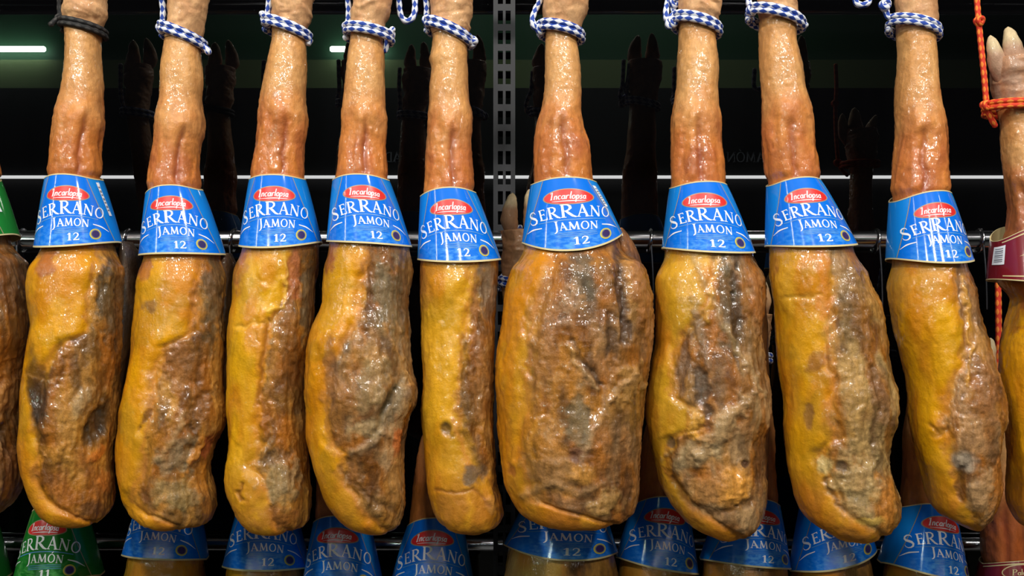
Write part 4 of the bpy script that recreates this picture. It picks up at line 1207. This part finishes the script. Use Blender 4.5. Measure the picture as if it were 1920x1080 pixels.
  bound=[(480, 1795), (560, 1804), (620, 1812), (680, 1810), (720, 1782), (760, 1774), (800, 1776), (840, 1782), (880, 1792), (930, 1804), (960, 1820), (1000, 1840)],
  fat=(216, 156, 16), rim=0.6, tan=(170, 126, 80),
  spots=[(1672, 560, 13, 90, -8, (152, 92, 40), 0.8, 0), (1808, 540, 12, 60, -4, (136, 108, 80), 0.8, 0), (1690, 540, 20, 50, 0, (196, 142, 60), 0.6, 0), (1848, 740, 26, 60, -8, (140, 96, 60), 0.6, 3), (1806, 865, 26, 22, 10, (152, 136, 116), 0.95, 1), (1800, 905, 10, 40, 0, (82, 54, 34), 0.7, -3), (1838, 930, 26, 50, 8, (172, 136, 92), 0.8, 2), (1760, 810, 14, 10, 0, (170, 120, 40), 0.7, -2), (1866, 900, 8, 40, 0, (188, 118, 50), 0.7, 1)],
  cracks=[([(1800, 500), (1812, 600), (1818, 690)], 4, -2, (120, 72, 34), 0.6), ([(1806, 520), (1822, 640), (1815, 720)], 3, 2, (208, 148, 50), 0.7), ([(1750, 800), (1762, 815), (1776, 802)], 4, -2, (150, 100, 40), 0.6)],
  cord=dict(wrap=((1668, 44), (1758, 66)), up=[(1664, 30, 4), (1660, 8, 0), (1664, -10, -6), (1666, -60, -6)], tails=[[(1658, 8, 6), (1654, 12, 9), (1664, 14, 9)], [(1604, -40, -8), (1604, 0, -6), (1612, 9, -4), (1622, 8, -4), (1630, 0, -6), (1632, -40, -8)]], knots=[(1660, 10, 4)])),

 dict(seed=10, group=UP, label='shoulder ham at the right edge with two toes showing, red cord and maroon sleeve',
  rope_y=206,
  prof=[(112, 1856, 1950), (135, 1853, 1955), (160, 1858, 1952), (185, 1863, 1950), (206, 1868, 1944), (235, 1874, 1942), (270, 1876, 1944), (320, 1881, 1950), (380, 1888, 1960), (430, 1886, 1980), (520, 1880, 2010), (560, 1890, 2015), (600, 1882, 2022), (650, 1875, 2030), (700, 1873, 2034), (760, 1876, 2034), (850, 1883, 2030), (930, 1887, 2020), (960, 1893, 2005), (985, 1912, 1985), (996, 1945, 1955)],
  toes=[((1886, 172), (1867, 106), (1857, 66), 20), ((1908, 172), (1900, 92), (1890, 50), 24), ((1926, 172), (1942, 104), (1948, 70), 20)],
  sleeve=dict(kind='maroon', c=[(1856, 452), (2004, 452), (1848, 524), (2016, 524)], m=(420, 530), rot=0.3, sticker=(-118, -92, 22, 84, -4)),
  bound=[(440, 2000), (600, 1960), (700, 1960), (900, 1950), (1000, 1960)],
  skin=(196, 140, 84), skin2=(150, 84, 42), trot=(176, 140, 116), groove=-0.1,
  spots=[(1900, 560, 40, 70, 10, (130, 62, 30), 0.9, 0)],
  shank_spots=[(1905, 290, 30, 30, 0, (212, 160, 100), 0.6), (1910, 350, 40, 40, 0, (160, 96, 48), 0.8)],
  cord=dict(mat='cord_red', wrap=((1850, 204), (1950, 205)), turns=2, r=5.2, up=[(1850, 196, 6), (1846, 150, 6), (1841, 100, 4), (1836, 50, 0), (1832, 0, -6), (1830, -60, -6)], tails=[[(1850, 202, 6), (1858, 222, 2), (1866, 236, -2)]], knots=[(1849, 198, 7), (1837, 40, 2)])),

 dict(seed=11, group=UP, label='dark brown ham cut off by the left edge under a green sleeve',
  rope_y=66,
  prof=trot(-92, -14) + [(0, -92, -14), (66, -88, -20), (200, -84, -12), (330, -78, 4), (447, -94, 38), (500, -98, 50), (560, -104, 59), (620, -108, 58), (680, -112, 44), (720, -114, 40), (760, -114, 38), (800, -112, 42), (850, -108, 47), (900, -100, 44), (940, -88, 30), (962, -70, 10), (972, -45, -20)],
  sleeve=dict(kind='green', c=[(-80, 345), (2, 338), (-98, 455), (40, 440)], m=(328, 452), rot=-0.02, num='11', sticker=(62, 70, 10, 78, 15)),
  bound=[(440, -60), (700, -70), (1000, -70)],
  tan=(140, 104, 64),
  spots=[(20, 740, 34, 40, 30, (170, 118, 58), 0.7, 4), (20, 520, 34, 70, 0, (84, 56, 36), 0.8, 0), (15, 820, 24, 40, 0, (60, 42, 28), 0.7, -4), (25, 890, 24, 50, 0, (120, 74, 44), 0.7, 0)],
  cracks=[([(50, 740), (20, 780), (-10, 830)], 8, -5, (60, 40, 26), 0.7)],
  cord=dict(wrap=((-94, 60), (-14, 72)), up=[(-94, 20, -4), (-92, -60, -6)])),
]

# ---------------- the lower row, further back
LOWY = 0.195


def low(seed, label, tl, tr, yt, bl, br, yb, rot=0.0, kind='blue', num='12', mat='cord_blue', lean=0, xbo=20, hang=0, cordx=0, **kw):
    """tl..br: sleeve corners (x); yt, yb: (left, middle, right) rim heights"""
    y0_, y1_ = min(yt), sum(yb) / 3
    ct, ht = (tl + tr) / 2, (tr - tl) / 2
    cb, hb = (bl + br) / 2, (br - bl) / 2
    c = ct + lean
    prof = [(y0_ - 345 - hang, c - 36, c + 38), (y0_ - 300 - hang, c - 34, c + 36), (y0_ - 270 - hang * .8, c - 33, c + 33), (y0_ - 200 - hang * .6, c - 33 - lean * .2, c + 34 - lean * .2), (y0_ - 120, ct - 44 + lean * .4, ct + 44 + lean * .4), (y0_ - 60, ct - 44 + lean * .1, ct + 45 + lean * .1), (y0_ + 5, ct - ht * 0.92, ct + ht * 0.92),
            (y1_, cb - hb * 0.94, cb + hb * 0.94), (y1_ + 50, cb - hb * 1.0, cb + hb * .97), (y1_ + 160, cb - hb * .95, cb + hb * .93), (y1_ + 300, cb - hb * .93, cb + hb * .95), (y1_ + 420, cb - hb * .85, cb + hb * .9), (y1_ + 480, cb - hb * .75, cb + hb * .8), (y1_ + 510, cb - hb * .25, cb + hb * .3)]
    ry = y0_ - 270 - hang * .8
    d = dict(seed=seed, tilt=0.04, group=LOWG, label=label, y=LOWY, hi=False, rope_y=ry, prof=prof,
             sleeve=dict(kind=kind, num=num, c=[(tl, yt[0]), (tr, yt[2]), (bl, yb[0]), (br, yb[2])], m=(yt[1], yb[1]), rot=rot),
             bound=[(y1_ - 50, cb + xbo), (y1_ + 200, cb + xbo - 10), (y1_ + 500, cb + xbo)],
             cord=dict(mat=mat, wrap=((c - 36, ry - 5), (c + 36, ry + 8)), r=5.6, up=[(c - 36, ry - 10, 0), (c - 20, ry - 40, 6), (c + cordx, ry - 80, 4), (c + cordx, min(ry - 110, 470), -20)]))
    d.update(kw)
    HAMS.append(d)


low(21, 'lower ham in a green sleeve cut off at the lower left corner', -112, -12, (960, 948, 960), -135, 24, (1090, 1096, 1085), kind='green', num='11')
low(22, 'lower ham in a green sleeve numbered 11, under the ham with the black cord', 62, 162, (962, 950, 962), 26, 197, (1088, 1096, 1080), kind='green', num='11')
low(23, 'lower ham, yellow below its blue sleeve, under the second ham', 264, 372, (930, 916, 930), 230, 392, (1040, 1050, 1050), rot=0.02, xbo=60, fat=(188, 146, 44))
low(24, 'lower ham with blue sleeve, bright at its left, under the slim yellow ham', 448, 552, (948, 934, 948), 418, 582, (1062, 1072, 1066), rot=0.1, xbo=-20)
low(25, 'lower ham in the blue sleeve between the third and fourth hams', 588, 692, (980, 966, 980), 566, 722, (1106, 1108, 1108), y=0.165)
low(26, 'lower ham whose sleeve top shows beside the narrow ham, left of the slotted post', 764, 868, (986, 970, 984), 728, 892, (1108, 1116, 1110), cordx=20, lean=28)
low(27, 'lower ham with the widest blue sleeve, under the widest ham, its trotter raised left', 990, 1124, (934, 918, 930), 944, 1158, (1022, 1052, 1036), lean=-82, hang=140, xbo=10, fat=(204, 160, 74), y=0.135, trot=(158, 118, 84))
low(28, 'lower ham in the blue sleeve between the widest ham and the orange knuckled ham', 1188, 1290, (944, 930, 948), 1154, 1310, (1046, 1070, 1078), rot=0.02, cordx=20, lean=34, fat=(204, 160, 74))
low(29, 'lower ham with a lit blue triangle on its sleeve, under the orange knuckled ham', 1352, 1462, (946, 934, 950), 1311, 1482, (1050, 1064, 1068), rot=0.1, fat=(170, 120, 50), y=0.17)
low(30, 'lower ham with its blue sleeve tilted up to the right, under the egg-shaped ham', 1500, 1606, (950, 928, 922), 1478, 1642, (1072, 1066, 1028), rot=-0.05, skin2=(196, 108, 46), fat=(206, 132, 44))
low(31, 'lower ham in the blue sleeve between the egg-shaped ham and the last blue one', 1682, 1790, (950, 944, 962), 1644, 1816, (1056, 1084, 1092), rot=0.12, fat=(206, 132, 44))
low(32, 'lower shoulder ham in a maroon sleeve at the lower right corner, red cord', 1836, 1926, (1056, 1052, 1050), 1820, 1950, (1130, 1134, 1130), kind='maroon', mat='cord_red', rot=0.1, lean=-10, skin2=(190, 98, 44))


for h in HAMS:
    build_ham(h)
